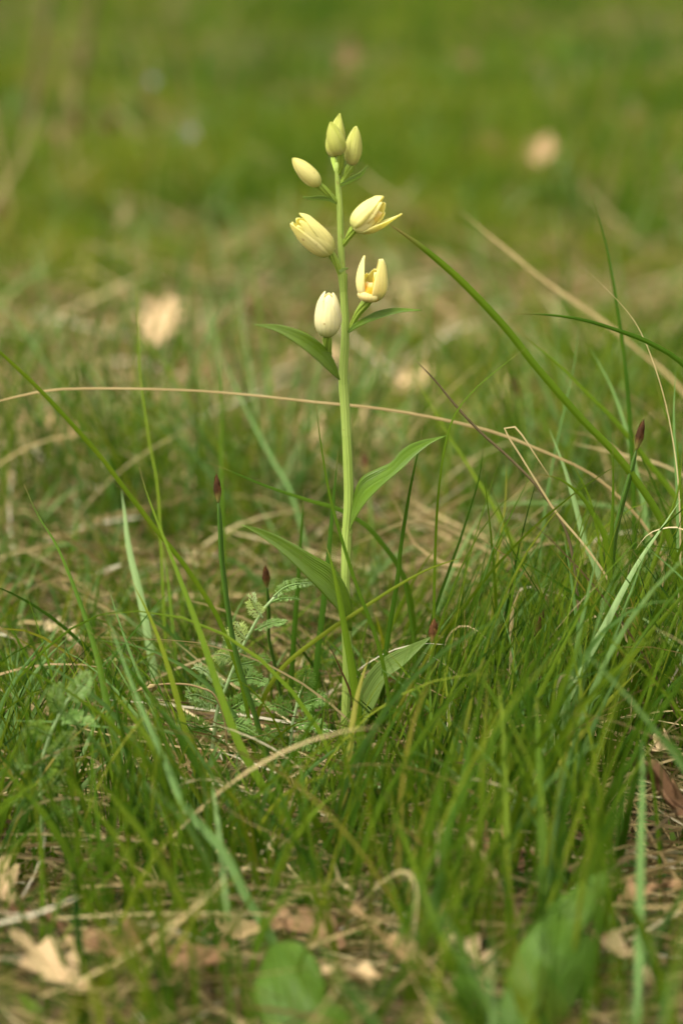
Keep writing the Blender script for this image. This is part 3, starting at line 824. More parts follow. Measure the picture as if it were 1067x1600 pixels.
# ------------------------------------------------------------------ single blades that stand out
def blade3d(pts, wpx, lean, Yb=None, n=44, base_w=.75, roll=0.0, fold=.3, twist=0.0, tipp=2.6):
    """photo rows tip -> foot; the foot stands on the ground, the tip is `lean` metres deeper"""
    foot = pts[-1]
    if Yb is None:
        yb = G(foot[0], foot[1] + 60).y
    else:
        yb = Yb
    s = np.r_[0, np.cumsum([math.dist(pts[i][:2], pts[i + 1][:2]) for i in range(len(pts) - 1)])]; s = 1 - s / s[-1]
    P3 = [tuple(P(a[0], a[1], yb + lean * t ** 1.3)) for a, t in zip(pts, s)]
    f = P3[-1]; g = float(gz(f[0], f[1]))
    if f[2] > g + .01:
        P3.append((f[0], f[1] , g - .004)) if f[2] - g < .12 else P3.extend([(f[0] + .3 * (f[0] - P3[-2][0]), f[1], (f[2] + g) / 2), (f[0] + .4 * (f[0] - P3[-2][0]), f[1], g - .004)])
    P3 = P3[::-1]
    pth = spline(P3, n)
    g = gz(pth[:, 0], pth[:, 1])
    pth[1:, 2] = np.maximum(pth[1:, 2], g[1:] + .002)
    dep = float(np.median((pth - np.array(CAM)) @ np.array(FW)))
    t = np.linspace(0, 1, n)
    wd = wpx * KX * dep * np.clip(base_w + (1 - base_w) * 3 * t, 0, 1) * np.clip(1 - t ** tipp, .04, 1)
    return pth, wd

def blade(kind, pts, wpx, lean, label, mat, tint, group=None, name=None, cat=None, Yb=None, roll=None, fold=.3, twist=0.0, base_w=.75, round_=False, tipp=4.0):
    pth, wd = blade3d(pts, wpx, lean, Yb, base_w=base_w, tipp=tipp)
    if kind == 'straw':   # dry stalks are never quite smooth: small kinks along the way
        rs = np.random.default_rng(len(label) * 31 + int(abs(pts[0][0])))
        kn = rs.normal(0, .0011, (9, 3)); kn[0] = 0
        pth = pth + np.stack([np.interp(np.linspace(0, 8, len(pth)), np.arange(9), kn[:, i]) for i in range(3)], 1)
        wd = wd * np.interp(np.linspace(0, 11, len(pth)), np.arange(12), rs.uniform(.75, 1.15, 12))
    o0 = Vector(pth[0])
    if round_:
        v, q, uv = tube(pth, wd * .5, 7)
    else:
        v, q, uv = ribbon(pth, wd, roll if roll is not None else random.uniform(-.5, .5), fold, 5, twist)
    me = mk_mesh(kind, v - np.array(o0), q, uv, tint)
    me.materials.append(M[mat])
    o = bpy.data.objects.new(kind, me); COL.objects.link(o); o.location = o0
    tag(o, label, cat or {'grass_blade': 'grass blade', 'straw': 'straw', 'dead_stem': 'stem'}[kind], group)
    return o

GB = 'single grass blades standing out of the sward'
ST = 'single dead straws'
B = lambda pts, w_, lean, label, mat='grass', tint=.45, **k: blade('grass_blade', pts, w_ * .9, lean, label, mat, tint, GB, **k)
S = lambda pts, w_, lean, label, tint=.6, **k: blade('straw', pts, w_ * .8, lean, label, 'straw', tint, ST, **k)

# left of the orchid
B([(-60, 500), (0, 550), (70, 617), (150, 705), (190, 757), (248, 833), (283, 876), (324, 937), (349, 985), (380, 1080), (400, 1200)], 9, -.02, 'long thin green blade leaning in from the frame edge above the dark blade', tint=.55, tipp=12)
B([(38, 757), (60, 805), (91, 856), (126, 942), (152, 1023), (167, 1094), (182, 1165), (192, 1235), (205, 1330)], 19, .16, 'dark green blade leaning out of focus, tip near the frame edge', tint=.38, tipp=1.4)
B([(211, 420), (216, 500), (219, 580), (232, 680), (246, 760), (252, 860), (258, 1000), (262, 1090)], 5, .12, 'hair-thin upright blade crossing the long straw, tip highest of its side', tint=.6)
B([(345, 545), (347, 640), (346, 720), (348, 800), (350, 900), (352, 985)], 9, .06, 'blurred dark upright blade crossing the long straw near the sedge bud', tint=.42)
B([(338, 528), (355, 575), (395, 660), (430, 725), (455, 770), (480, 860), (490, 920)], 8, .12, 'blurred pale slanting blade behind the broad leaf', 'pale', .3)
B([(322, 722), (360, 736), (412, 758), (480, 781), (536, 799), (590, 840), (640, 930), (650, 1100)], 10, -.05, 'dark blade lying nearly flat behind the orchid stem', tint=.35)
B([(190, 766), (195, 800), (202, 856), (223, 947), (238, 1033), (248, 1100)], 14, .05, 'wide grey-green blade with a blunt tip left of the first sedge bud', 'pale', .85, tipp=5)
B([(276, 912), (238, 952), (202, 998), (167, 1043), (121, 1124), (100, 1180)], 4.5, .02, 'dark thin blade slanting the other way across the pale ones', tint=.2)
B([(170, 917), (187, 972), (207, 1028), (225, 1073), (255, 1150), (285, 1225)], 7, .03, 'pale green blade with a dry tip above the curled spikelet', 'pale', .4)
B([(205, 905), (238, 972), (263, 1043), (288, 1134), (309, 1215), (320, 1290)], 11, .04, 'olive blade leaning beside the curled spikelet', tint=.7)
B([(218, 730), (233, 780), (278, 896), (314, 993), (344, 1084), (375, 1165), (420, 1245), (470, 1330)], 17, .10, 'broad soft green blade sloping down in front of the feathery herb', tint=.55, tipp=1.8)
B([(0, 950), (30, 1003), (61, 1058), (81, 1104), (100, 1170)], 8, .0, 'short green blade curving in from the frame edge below the dark one', tint=.4)
B([(253, 846), (262, 900), (268, 957), (278, 1063), (282, 1110)], 7, .05, 'blurred upright olive blade behind the broad sloping one', tint=.5)
B([(0, 1126), (60, 1127), (101, 1129), (177, 1137), (248, 1139), (300, 1180)], 6, -.02, 'thin green blade lying level above the feathery herb', 'pale', .25, Yb=-.10)
B([(165, 950), (185, 1010), (215, 1090), (250, 1170), (290, 1260), (349, 1330), (385, 1400), (435, 1490)], 20, .12, 'blurred grey-green blade running down toward the broad dark leaf', 'pale', .3, tipp=2)
B([(475, 764), (473, 800), (470, 844), (465, 924), (458, 1020), (452, 1130)], 10, .02, 'short dark upright blade with a sharp tip, further from the stem of two', tint=.3)
B([(528, 704), (525, 740), (521, 780), (512, 880), (502, 972), (488, 1100), (484, 1150)], 11, .03, 'dark upright blade with a sharp tip close behind the stem', tint=.25)
B([(493, 622), (500, 684), (514, 768), (532, 836), (556, 912), (576, 964), (592, 1012), (604, 1068), (616, 1160), (625, 1215)], 7, .015, 'thin blade crossing the stem from upper leaf to foot', tint=.42)
B([(505, 845), (516, 872), (528, 924), (536, 968), (548, 1036), (560, 1120), (566, 1190), (570, 1240)], 15, .02, 'broad green blade standing against the lower stem', tint=.55)
B([(578, 1020), (562, 1072), (552, 1120), (545, 1180), (530, 1290), (522, 1330)], 13, .05, 'tan-green blurred blade in front of the orchid foot', tint=.92)
B([(740, 866), (720, 872), (672, 888), (620, 916), (552, 960), (504, 992), (440, 1045), (405, 1110), (395, 1190)], 8, .0, 'green blade with a tan tip lying across the lower stem', tint=.72)
B([(662, 654), (654, 700), (640, 768), (626, 856), (620, 912), (604, 1012), (596, 1110), (592, 1190)], 9, .015, 'stiff dark blade standing across the wavy orchid leaf', tint=.3)
# right of the orchid
B([(606, 349), (652, 381), (709, 429), (753, 473), (793, 517), (823, 556), (845, 583), (906, 653), (972, 723), (1040, 830), (1070, 960), (1075, 1080)], 13, .0, 'long arching blade whose tip meets the open flower', 'grass', .5, roll=.25, fold=.6, tipp=22, Yb=.01)
B([(800, 508), (836, 540), (871, 569), (924, 622), (963, 661), (1010, 720), (1067, 800), (1110, 930), (1120, 1080)], 11, .05, 'blade running just under the long arching one', tint=.55)
B([(784, 491), (841, 491), (906, 499), (972, 519), (1016, 537), (1067, 570), (1120, 640), (1150, 780), (1160, 1180)], 11, -.03, 'dark arching blade leaving the frame with its tip pointing at the flowers', tint=.28, fold=.55, tipp=5, Yb=.02)
B([(917, 280), (935, 340), (950, 400), (962, 470), (975, 560), (985, 680), (990, 800), (992, 960)], 9, .03, 'dark upright blade with the highest tip on its side', tint=.3, Yb=.12)
B([(905, 490), (898, 560), (890, 600), (870, 690), (852, 790), (842, 900), (838, 1060)], 4.5, .05, 'hair-thin pale upright blade crossing the two arching ones', 'pale', .2)
B([(921, 543), (954, 604), (976, 666), (994, 740), (1007, 800), (1015, 900), (1018, 1060)], 10, .06, 'wide pale blade leaning under the dark arching one', 'pale', .5)
B([(835, 533), (780, 575), (735, 615), (705, 660), (688, 740), (680, 850), (676, 1060)], 5.5, .0, 'thin blade curving up to the right of the wavy leaf tip', tint=.5, Yb=.0)
B([(637, 569), (660, 610), (674, 635), (700, 679), (736, 736), (775, 800), (820, 900), (840, 1040)], 12, .08, 'soft green blade behind the tip of the wavy leaf', tint=.6, tipp=1.8)
B([(1023, 590), (1036, 640), (1055, 690), (1062, 780), (1060, 900), (1050, 1110)], 8, .02, 'green blade below the pale hooked stalk near the frame edge', tint=.5)
B([(834, 740), (872, 748), (906, 774), (930, 812), (946, 850), (956, 960), (958, 1180)], 13, .0, 'short arching blade beside the stiff upright one', tint=.5, roll=.4)
B([(887, 712), (906, 747), (924, 791), (940, 880), (948, 1000), (950, 1150)], 8, .02, 'small pointed blade just above the short arching one', tint=.55)
B([(858, 671), (882, 733), (900, 795), (913, 846), (937, 905), (944, 980), (948, 1130)], 12, .05, 'wide whitish-green blade beneath the bent straw', 'pale', .75, tipp=5)
B([(717, 797), (769, 790), (838, 786), (948, 791), (1040, 830), (1080, 940)], 9, -.05, 'blurred bluish blade lying level behind the bent straw', 'pale', .55)
B([(791, 709), (790, 760), (788, 795), (781, 846), (774, 900), (766, 1000), (762, 1110)], 5.5, .02, 'yellow-green thin upright blade right of the wavy leaf', tint=.85)
B([(757, 678), (748, 747), (721, 836), (700, 895), (672, 980), (655, 1090), (650, 1160)], 6, .02, 'thin dark blade slanting toward the lowest leaf', tint=.22)
B([(956, 676), (957, 720), (957, 790), (953, 880), (950, 990), (948, 1060), (948, 1180)], 14, .0, 'stiff broad upright blade beside the tall sedge bud', tint=.42, fold=.5, tipp=2.2)
B([(1063, 780), (1033, 825), (998, 876), (968, 931), (943, 981), (923, 1017), (885, 1090), (850, 1160), (810, 1250), (795, 1300)], 20, .12, 'broad blade with a pale grey face sloping in from the frame edge', 'pale', .8, twist=.5, roll=-.2, tipp=2)
B([(1067, 690), (1060, 760), (1048, 800), (1028, 860), (1008, 921), (988, 996), (973, 1057), (955, 1160), (945, 1210)], 17, .08, 'broad mid-green blade leaning beside the pale-faced one', tint=.55, tipp=2)
B([(973, 961), (1003, 966), (1033, 991), (1067, 1030), (1100, 1110), (1110, 1200)], 12, .03, 'pale arching blade at the edge below the broad leaning ones', 'pale', .9)
B([(1055, 575), (1052, 660), (1058, 780), (1060, 900), (1066, 1050), (1070, 1160)], 9, .05, 'upright blade grazing the frame edge', 'pale', .3)
B([(1005, 1040), (960, 1085), (933, 1117), (892, 1167), (852, 1228), (815, 1300), (790, 1350)], 20, .10, 'blurred olive blade sloping across the foreground tuft', tint=.82, tipp=2)
B([(777, 1062), (785, 1132), (789, 1240), (792, 1340), (793, 1440), (794, 1500)], 13, .10, 'bright blurred upright blade in front of the tuft', tint=.62)
B([(735, 1130), (726, 1200), (701, 1300), (686, 1391), (656, 1467), (640, 1540)], 26, .10, 'broad dark blurred blade leaning in the foreground', tint=.3, tipp=2)
B([(838, 1090), (842, 1200), (847, 1326), (846, 1442), (846, 1520)], 17, .10, 'blurred foreground blade left of the large dim leaf', tint=.45)
B([(1003, 1150), (1003, 1220), (1000, 1351), (998, 1482), (995, 1580), (994, 1640)], 16, .14, 'pale blurred upright blade low at the frame edge', 'pale', .35)
B([(330, 1210), (342, 1300), (352, 1400), (358, 1470)], 13, .05, 'short grey-green blade in the foreground left of the orchid', 'pale', .6)
B([(770, 930), (740, 1010), (715, 1080), (690, 1150), (665, 1210)], 8, .0, 'mid-green blade slanting into the tuft right of the lowest leaf', tint=.5)
B([(815, 830), (800, 930), (780, 1030), (772, 1110), (770, 1180)], 7, .0, 'thin mid-green blade in the middle of the tuft', tint=.4)
B([(880, 830), (895, 930), (905, 1030), (900, 1150), (898, 1220)], 9, .0, 'grey-green upright blade left of the stiff broad one', 'pale', .25)
B([(620, 850), (640, 960), (652, 1060), (658, 1180)], 6, .02, 'thin green blade behind the lowest leaf tip', tint=.38)
# straws
S([(-70, 645), (0, 628), (50, 617), (100, 610), (225, 608), (350, 612), (500, 625), (600, 638), (709, 661), (784, 683), (845, 709), (906, 736), (950, 766), (1010, 830), (1040, 900)], 5.6, .0, 'very long pale straw arching level behind the orchid stem', .6, tipp=20, Yb=.09)
S([(722, 331), (780, 381), (850, 437), (950, 505), (1000, 550), (1067, 612), (1130, 700), (1160, 800)], 8, .04, 'blurred tan straw sloping down behind the long arching blade', .55, tipp=9, Yb=.42)
S([(901, 415), (945, 455), (990, 510), (1023, 590), (1045, 680), (1060, 800), (1062, 1000)], 3, .03, 'pale hooked stalk above the edge blade', .75, Yb=.03)
S([(858, 753), (836, 712), (812, 668), (803, 661), (796, 660), (790, 668), (819, 714), (849, 766), (871, 803), (920, 862), (960, 930), (985, 1050)], 4.2, .01, 'straw bent sharply over like a hairpin', .68, tipp=14, Yb=.0)
S([(530, 863), (580, 842), (631, 818), (666, 815), (706, 828), (756, 858), (812, 891), (872, 926), (912, 950), (950, 1010)], 6.5, .02, 'arched straw starting at the stem below the wavy leaf', .75, tipp=6)
S([(646, 883), (706, 898), (772, 916), (832, 933), (917, 962), (960, 1010)], 5, .0, 'straight straw slanting below the arched one', .85, tipp=8)
S([(690, 872), (752, 853), (803, 843), (855, 845), (920, 853), (1000, 900), (1030, 980)], 5, .02, 'flat bowed straw through the middle of the tuft', .6, tipp=6)
S([(893, 693), (940, 705), (975, 714), (1067, 742), (1120, 800)], 5, .02, 'thin straw running to the frame edge behind the sedge bud', .7, tipp=8, Yb=.22)
S([(882, 674), (941, 692), (1000, 730), (1060, 790)], 4, .02, 'faint straw just above the one behind the sedge bud', .6, Yb=.24, tipp=8)
S([(989, 857), (1010, 832), (1044, 822), (1067, 828), (1100, 850), (1140, 1000)], 6, .0, 'white curled straw tip at the frame edge', .85, tipp=5, Yb=.0)
S([(712, 1085), (709, 1120), (700, 1155), (688, 1188), (676, 1215)], 9.5, .0, 'short whitish curled dead blade beside the lowest leaf', 1.0, tipp=9)
S([(807, 920), (802, 960), (798, 1010), (796, 1100), (800, 1160)], 8, .0, 'upright broken tan stub inside the tuft', .7, tipp=14)
S([(902, 1268), (792, 1288), (741, 1303), (681, 1326), (605, 1351), (530, 1378), (470, 1405)], 8.5, .06, 'pale straw sloping up under the snapped twig', .8, tipp=9, Yb=-.17)
S([(500, 1392), (380, 1423), (283, 1445), (192, 1466), (91, 1478), (0, 1487), (-80, 1490)], 10, .05, 'long straw lying across the lower left foreground', .68, tipp=9, Yb=-.29)
S([(349, 1352), (304, 1344), (228, 1334), (126, 1337), (0, 1339), (-60, 1345)], 6, .02, 'thin tan straw lying level above the long foreground one', .55, tipp=9, Yb=-.16)
S([(605, 1225), (636, 1260), (661, 1296), (681, 1330)], 9, .0, 'short tan stalk lying just above the sloping pale straw', .6, tipp=9, Yb=-.12)
S([(525, 1350), (545, 1390), (570, 1420), (585, 1450)], 8, .0, 'short pale straw lying below the orchid foot', .8, tipp=9, Yb=-.24)
S([(945, 1500), (985, 1470), (1030, 1440), (1080, 1420)], 8, .0, 'pale curved straw in the tangle near the lower edge', .9, tipp=9, Yb=-.26)
S([(1010, 1510), (1030, 1560), (1050, 1610), (1060, 1640)], 9, .0, 'pale straw pointing down at the lower corner', .85, tipp=9, Yb=-.33)
S([(600, 765), (625, 800), (650, 850), (690, 880), (740, 905)], 6, .0, 'grey weathered straw behind the wavy leaf', .5, tipp=8, Yb=.18)
# dead stems and twig
DS = 'dead stems and twigs'
blade('dead_stem', [(648, 562), (680, 595), (710, 632), (750, 675), (800, 720), (850, 775), (890, 850), (905, 1000)], 4.5, .02, 'dark brown dead stem leaning with a pale broken tip', 'dark_stem', .35, DS, round_=True, tipp=20, Yb=.01)
blade('dead_stem', [(716, 1293), (751, 1336), (782, 1381), (802, 1421), (827, 1480), (835, 1500)], 14, .04, 'thick pale snapped twig lying in the right foreground', 'straw', .5, DS, round_=True, tipp=20, Yb=-.28, cat='twig')
blade('dead_stem', [(504, 998), (520, 1020), (534, 1050), (548, 1085), (556, 1130)], 4.5, .0, 'thin purple-red dead stem by the lower orchid stem', 'bud_scale', .2, DS, round_=True, Yb=-.02)
# dim tall stems far at the upper corner
for (xx, yy, lb) in ((35, 240, 'dim dark dead stalk far off in the top corner'), (110, 215, 'second dim dead stalk far off, nearer the middle')):
    p = G(xx, yy)
    pts = [tuple(p), (p.x + .05, p.y, p.z + .25), (p.x + .12, p.y + .02, p.z + .55)]
    pth = spline(pts, 20); v_, q_, u_ = tube(pth - np.array(p), np.linspace(.007, .003, 20), 7)
    me = mk_mesh('dead_stem', v_, q_, u_, .35); me.materials.append(M['dark_stem'])
    o = bpy.data.objects.new('dead_stem', me); COL.objects.link(o); o.location = p
    tag(o, lb, 'stem', DS)

# ------------------------------------------------------------------ sedges with brown spikelets
def sedge(pts, wpx, lean, bud_len, bud_w, label, tint=.35, awn=True, Yb=None, btint=.35):
    pth, wd = blade3d(pts, wpx, lean, Yb, tipp=40, base_w=.9)
    root = empty('sedge', pth[0])
    tag(root, label, 'sedge', 'sedges carrying a brown spikelet')
    def child(name, v, q, uv, ti, m):
        me = mk_mesh(name, v - np.array(pth[0]), q, uv, ti); me.materials.append(m)
        o = bpy.data.objects.new(name, me); COL.objects.link(o); o.parent = root
        return o
    v, q, uv = tube(pth, wd * .5, 8, ribs=3, ribd=.12)
    child('stem', v, q, uv, tint, M['grass_stem'])
    top = pth[-1]; d = norm(pth[-1] - pth[-4])
    dep = (top - np.array(CAM)) @ np.array(FW); k = KX * dep
    n = 16; t = np.linspace(0, 1, n)
    axis_ = top[None] - d[None] * .001 + d[None] * (t * bud_len * k)[:, None]
    rr = bud_w * .5 * k * np.sin(np.pi * (t * .93 + .05) ** .75) ** .8
    v, q, uv = tube(axis_, rr * .86 + 1e-5, 9)
    sp_ = child('spikelet', v, q, uv, btint, M['bud_scale'])
    # overlapping scales round the spikelet
    side = norm(np.cross(d, np.array(FW))); oth = np.cross(d, side)
    for i in range(7):
        a = i * 2.4; t0 = .06 + .10 * i
        ts = np.linspace(t0, min(1.0, t0 + .38), 6)
        V = []
        for tt in ts:
            f = (tt - t0) / .38
            r0 = np.interp(tt, t, rr) * (1.02 + .12 * f) + 1e-4
            for u in np.linspace(-1, 1, 5):
                an = a + u * .75 * math.sqrt(max(0.02, 1 - f ** 2))
                V.append(top + d * tt * bud_len * k + (math.cos(an) * side + math.sin(an) * oth) * r0)
        uv_ = np.stack(np.broadcast_arrays(np.linspace(0, 1, 5)[None, :], (ts / 1)[:, None]), -1).reshape(-1, 2)
        me = mk_mesh('scale', np.array(V) - pth[0], grid_quads(6, 5), uv_, btint + .25 * (i % 3 - 1)); me.materials.append(M['bud_scale'])
        o = bpy.data.objects.new('scale', me); COL.objects.link(o); o.parent = sp_
    return root
M['grass_stem'] = plant_mat('sedge_stem', GREEN, trans=.1, veins=3, vein_depth=.3, noise=.25, nscale=25)
sedge([(341, 782), (344, 830), (347, 881), (359, 972), (374, 1043), (400, 1124), (425, 1210)], 8, .0, 44, 11, 'sedge left of the orchid with a brown pointed spikelet above its blades', .3)
sedge([(994, 700), (987, 730), (980, 755), (968, 800), (958, 850), (950, 950), (945, 1170)], 8.5, .0, 48, 12, 'tall sedge on the far side of the tuft with a sharp chestnut spikelet', .3)
sedge([(676, 1003), (674, 1040), (672, 1070), (668, 1120), (664, 1190)], 11, .0, 40, 14, 'short sedge whose spikelet stands beside the tip of the lowest leaf', .55, btint=.6)
sedge([(417, 915), (420, 960), (420, 997), (430, 1043), (440, 1094), (448, 1140)], 5.5, -.02, 38, 11, 'sedge with a purple-brown spikelet above the feathery herb', .3, btint=.45)
sedge([(808, 620), (815, 650), (822, 700), (828, 780), (832, 880)], 6, .02, 34, 12, 'blurred sedge spikelet behind the long dead stem', .6)
sedge([(835, 990), (828, 1010), (818, 1060), (812, 1180)], 6, .0, 42, 13, 'blurred russet spikelet down inside the tuft', .6)
sedge([(572, 738), (576, 770), (582, 830), (588, 930)], 5, .04, 36, 10, 'dim brown spikelet peeping over the wavy leaf', .5)

# ------------------------------------------------------------------ yarrow (feathery herb)
def yarrow_leaf(path, wpx_w, tint, seed, root, parent):
    """finely cut leaf along a 3-D path: rachis, leaflets both sides, each cut in narrow lobes"""
    r = random.Random(seed)
    pth = spline(path, 40)
    L = np.linalg.norm(np.diff(pth, axis=0), axis=1).sum()
    parts = [tube(pth, np.linspace(.0007, .0003, 40), 5) + (tint,)]
    t = norm(np.gradient(pth, axis=0))
    view = norm(np.array(CAM) - pth)
    side = norm(np.cross(t, view)); nrm = np.cross(side, t)
    rolla = r.uniform(-.5, .5)
    nst = int(min(22, max(10, L / .0015)))
    for i in range(nst):
        f = .12 + .88 * i / (nst - 1)
        k = min(39, int(f * 39))
        ln = wpx_w * .58 * (math.sin(math.pi * min(1, f * .9 + .12)) ** .6 + .08)
        for s in (-1, 1):
            fw = r.uniform(.45, .75)
            sd = side[k] * math.cos(rolla) + nrm[k] * math.sin(rolla)
            dr = norm(sd * s * math.cos(fw) + t[k] * math.sin(fw) + nrm[k] * r.uniform(-.35, .75))
            up = norm(np.cross(dr, t[k])) * s
            ln2 = ln * r.uniform(.8, 1.15)
            for (at_, sp_, sl, wl) in ((.0, 0, 1.0, .06), (.25, .7, .55, .08), (.32, -.7, .55, .08), (.55, .6, .42, .085), (.6, -.6, .40, .085)):
                o = pth[k] + dr * ln2 * at_
                lat = np.cross(up, dr)
                d2 = norm(dr * math.cos(sp_) + lat * math.sin(sp_) + up * r.uniform(-.3, .3))
                l2 = np.cross(up, d2)
                a = ln2 * sl
                wq = a * wl + .00016
                v = np.array([o, o + d2 * a * .45 + l2 * wq, o + d2 * a, o + d2 * a * .45 - l2 * wq])
                parts.append((v, np.array([[0, 1, 2, 3]]), np.array([[.5, 0], [1, .5], [.5, 1], [0, .5]]), tint + r.uniform(-.12, .12)))
    v, q, uv, tt = join(parts)
    me = mk_mesh('leaf', v - np.array(root), q, uv, tt); me.materials.append(M['yarrow'])
    o = bpy.data.objects.new('leaf', me); COL.objects.link(o); o.parent = parent
    return o

def yarrow(label, stem_pts, leaves, Y, seed=1, w_=1.6):
    f = G(stem_pts[-1][0], stem_pts[-1][1] + 60) if Y is None else P(*stem_pts[-1], Y)
    pts = [tuple(P(a, b, f.y)) for a, b in stem_pts][::-1]
    pts[0] = (pts[0][0], pts[0][1], float(gz(pts[0][0], pts[0][1])) - .003)
    pth = spline(pts, 30)
    root = empty('yarrow', pts[0]); tag(root, label, 'herb', 'feathery herbs')
    v, q, uv = tube(pth, np.linspace(.0013, .0008, 30), 7)
    me = mk_mesh('stem', v - np.array(pts[0]), q, uv, .7); me.materials.append(M['yarrow'])
    o = bpy.data.objects.new('stem', me); COL.objects.link(o); o.parent = root
    for i, (lp, wpx, ti, dy) in enumerate(leaves):
        lp3 = [tuple(P(a, b, f.y + dy * j / (len(lp) - 1))) for j, (a, b) in enumerate(lp)]
        yarrow_leaf(lp3, wpx * KX * 1.55, ti, seed * 50 + i, pts[0], root)
yarrow('feathery herb with silvery cut leaves left of the orchid foot', [(432, 930), (410, 955), (390, 990), (375, 1020), (355, 1070), (338, 1120), (325, 1190)],
       [([(428, 932), (445, 918), (465, 912), (497, 910)], 20, .55, -.01), ([(425, 940), (440, 935), (455, 934), (470, 937)], 12, .45, -.005),
        ([(410, 965), (400, 950), (395, 938), (400, 928)], 30, .95, -.015), ([(385, 1000), (375, 990), (368, 980), (372, 972)], 36, .95, -.015),
        ([(398, 985), (420, 975), (435, 972), (450, 970)], 18, .45, .0), ([(380, 1015), (360, 1000), (350, 990), (350, 982)], 22, .8, -.01),
        ([(372, 1030), (355, 1025), (345, 1022), (335, 1022)], 34, .75, -.015), ([(366, 1040), (390, 1035), (410, 1030), (425, 1032)], 26, .45, .0),
        ([(358, 1065), (380, 1060), (400, 1060), (420, 1068)], 28, .4, -.01), ([(352, 1075), (325, 1050), (310, 1042), (300, 1045)], 20, .7, -.01),
        ([(345, 1100), (320, 1090), (305, 1085), (290, 1088)], 44, .6, -.02), ([(340, 1120), (365, 1105), (385, 1095), (410, 1095)], 36, .4, -.01),
        ([(336, 1130), (355, 1130), (380, 1135), (405, 1150)], 34, .35, -.02), ([(332, 1145), (310, 1135), (292, 1130), (275, 1135)], 34, .45, -.02)], None, 1)
yarrow('low dark feathery herb beside the orchid foot', [(470, 1080), (462, 1110), (455, 1150), (452, 1195)],
       [([(468, 1090), (475, 1070), (478, 1055), (476, 1040)], 34, .3, -.01), ([(464, 1105), (485, 1095), (500, 1092), (515, 1100)], 32, .3, -.01), ([(460, 1115), (440, 1105), (428, 1102), (415, 1108)], 32, .35, -.01),
        ([(458, 1135), (480, 1130), (498, 1135), (512, 1148)], 30, .3, -.02), ([(456, 1145), (435, 1140), (420, 1145), (408, 1160)], 30, .3, -.02), ([(455, 1160), (475, 1160), (490, 1170), (500, 1185)], 28, .25, -.02)], None, 2)
yarrow('pale feathery herb out of focus near the frame edge', [(108, 1092), (92, 1120), (75, 1160), (64, 1220), (70, 1320)],
       [([(104, 1098), (120, 1080), (132, 1066), (143, 1050)], 34, .62, -.01), ([(95, 1115), (88, 1095), (90, 1080), (96, 1066)], 30, .6, -.01), ([(90, 1125), (115, 1120), (130, 1122), (148, 1130)], 26, .5, -.02),
        ([(80, 1150), (60, 1140), (48, 1138), (35, 1142)], 34, .55, -.02), ([(72, 1185), (95, 1170), (108, 1155), (118, 1140)], 36, .6, -.03), ([(70, 1200), (50, 1190), (38, 1192), (28, 1200)], 34, .45, -.03),
        ([(68, 1240), (90, 1215), (100, 1190), (104, 1170)], 36, .55, -.05), ([(68, 1260), (45, 1250), (30, 1250), (15, 1258)], 34, .45, -.04), ([(70, 1280), (92, 1270), (110, 1262), (125, 1265)], 32, .45, -.04)], None, 3)
yarrow('tiny grey-green feathery rosette in front of the orchid foot', [(568, 1208), (566, 1222), (565, 1240)],
       [([(567, 1215), (560, 1205), (555, 1198), (552, 1190)], 26, .7, 0), ([(567, 1215), (578, 1205), (585, 1198), (592, 1196)], 26, .7, 0), ([(567, 1222), (575, 1222), (586, 1224), (596, 1228)], 24, .6, -.01), ([(566, 1222), (556, 1220), (548, 1222), (540, 1228)], 24, .6, -.01)], None, 4)

# ------------------------------------------------------------------ broad herb leaves
def herb(label, leaves, foot, group='broad-leaved herbs', tint=.45, name='herb'):
    """rosette of broad leaves: each given by its midrib (photo rows foot -> tip), width and depth run"""
    f = G(*foot)
    root = empty(name, f); tag(root, label, 'herb', group)
    for mid, wpx, dy, rl in leaves:
        n_ = len(mid)
        pts = [tuple(P(a, b, f.y + dy * i / (n_ - 1))) for i, (a, b) in enumerate(mid)]
        pth = spline([tuple(f)] + pts, 26)
        t = np.linspace(0, 1, 26)
        dep = (Vector(pts[-1]) - CAM).length
        wd = wpx * KX * dep * np.clip(np.sin(np.pi * (t * .97 + .01) ** 1.25), .05, 1) ** .75
        v, q, uv = ribbon(pth, wd, rl, .18, 9)
        v = v + np.array(FW) * (.0015 * np.sin(v[:, 2:3] * 300 + v[:, 0:1] * 220))
        me = mk_mesh('leaf', v - np.array(f), q, uv, tint + random.uniform(-.1, .1)); me.materials.append(M['herb'])
        o = bpy.data.objects.new('leaf', me); COL.objects.link(o); o.parent = root
        s = o.modifiers.new('thickness', 'SOLIDIFY'); s.thickness = .0004
herb('herb with a broad dim green leaf standing in the bottom middle', [([(475, 1640), (455, 1570), (440, 1510), (425, 1478)], 115, .05, .2), ([(480, 1650), (500, 1610), (520, 1590), (545, 1590)], 60, .0, .5)], (478, 1680), tint=.55)
herb('herb with large blurred leaves rising in the lower right foreground', [([(790, 1640), (830, 1520), (880, 1440), (945, 1365)], 74, .06, .3), ([(800, 1650), (860, 1560), (900, 1500), (920, 1460)], 80, .04, -.3), ([(780, 1650), (740, 1580), (725, 1530), (720, 1500)], 50, .0, .4)], (795, 1700), tint=.45)
herb('herb with a dark rounded leaf at the frame edge', [([(0, 1100), (10, 1070), (25, 1040), (40, 1015)], 60, .02, .3), ([(-10, 1100), (-20, 1060), (-30, 1030), (-35, 1010)], 50, .02, -.3)], (-5, 1120), tint=.25)
herb('blurred herb with a bluish broad leaf behind the first sedge', [([(385, 770), (355, 730), (330, 700), (310, 660)], 40, .02, .5), ([(400, 780), (380, 745), (370, 720), (365, 690)], 36, .02, .1)], (395, 810), tint=.75)
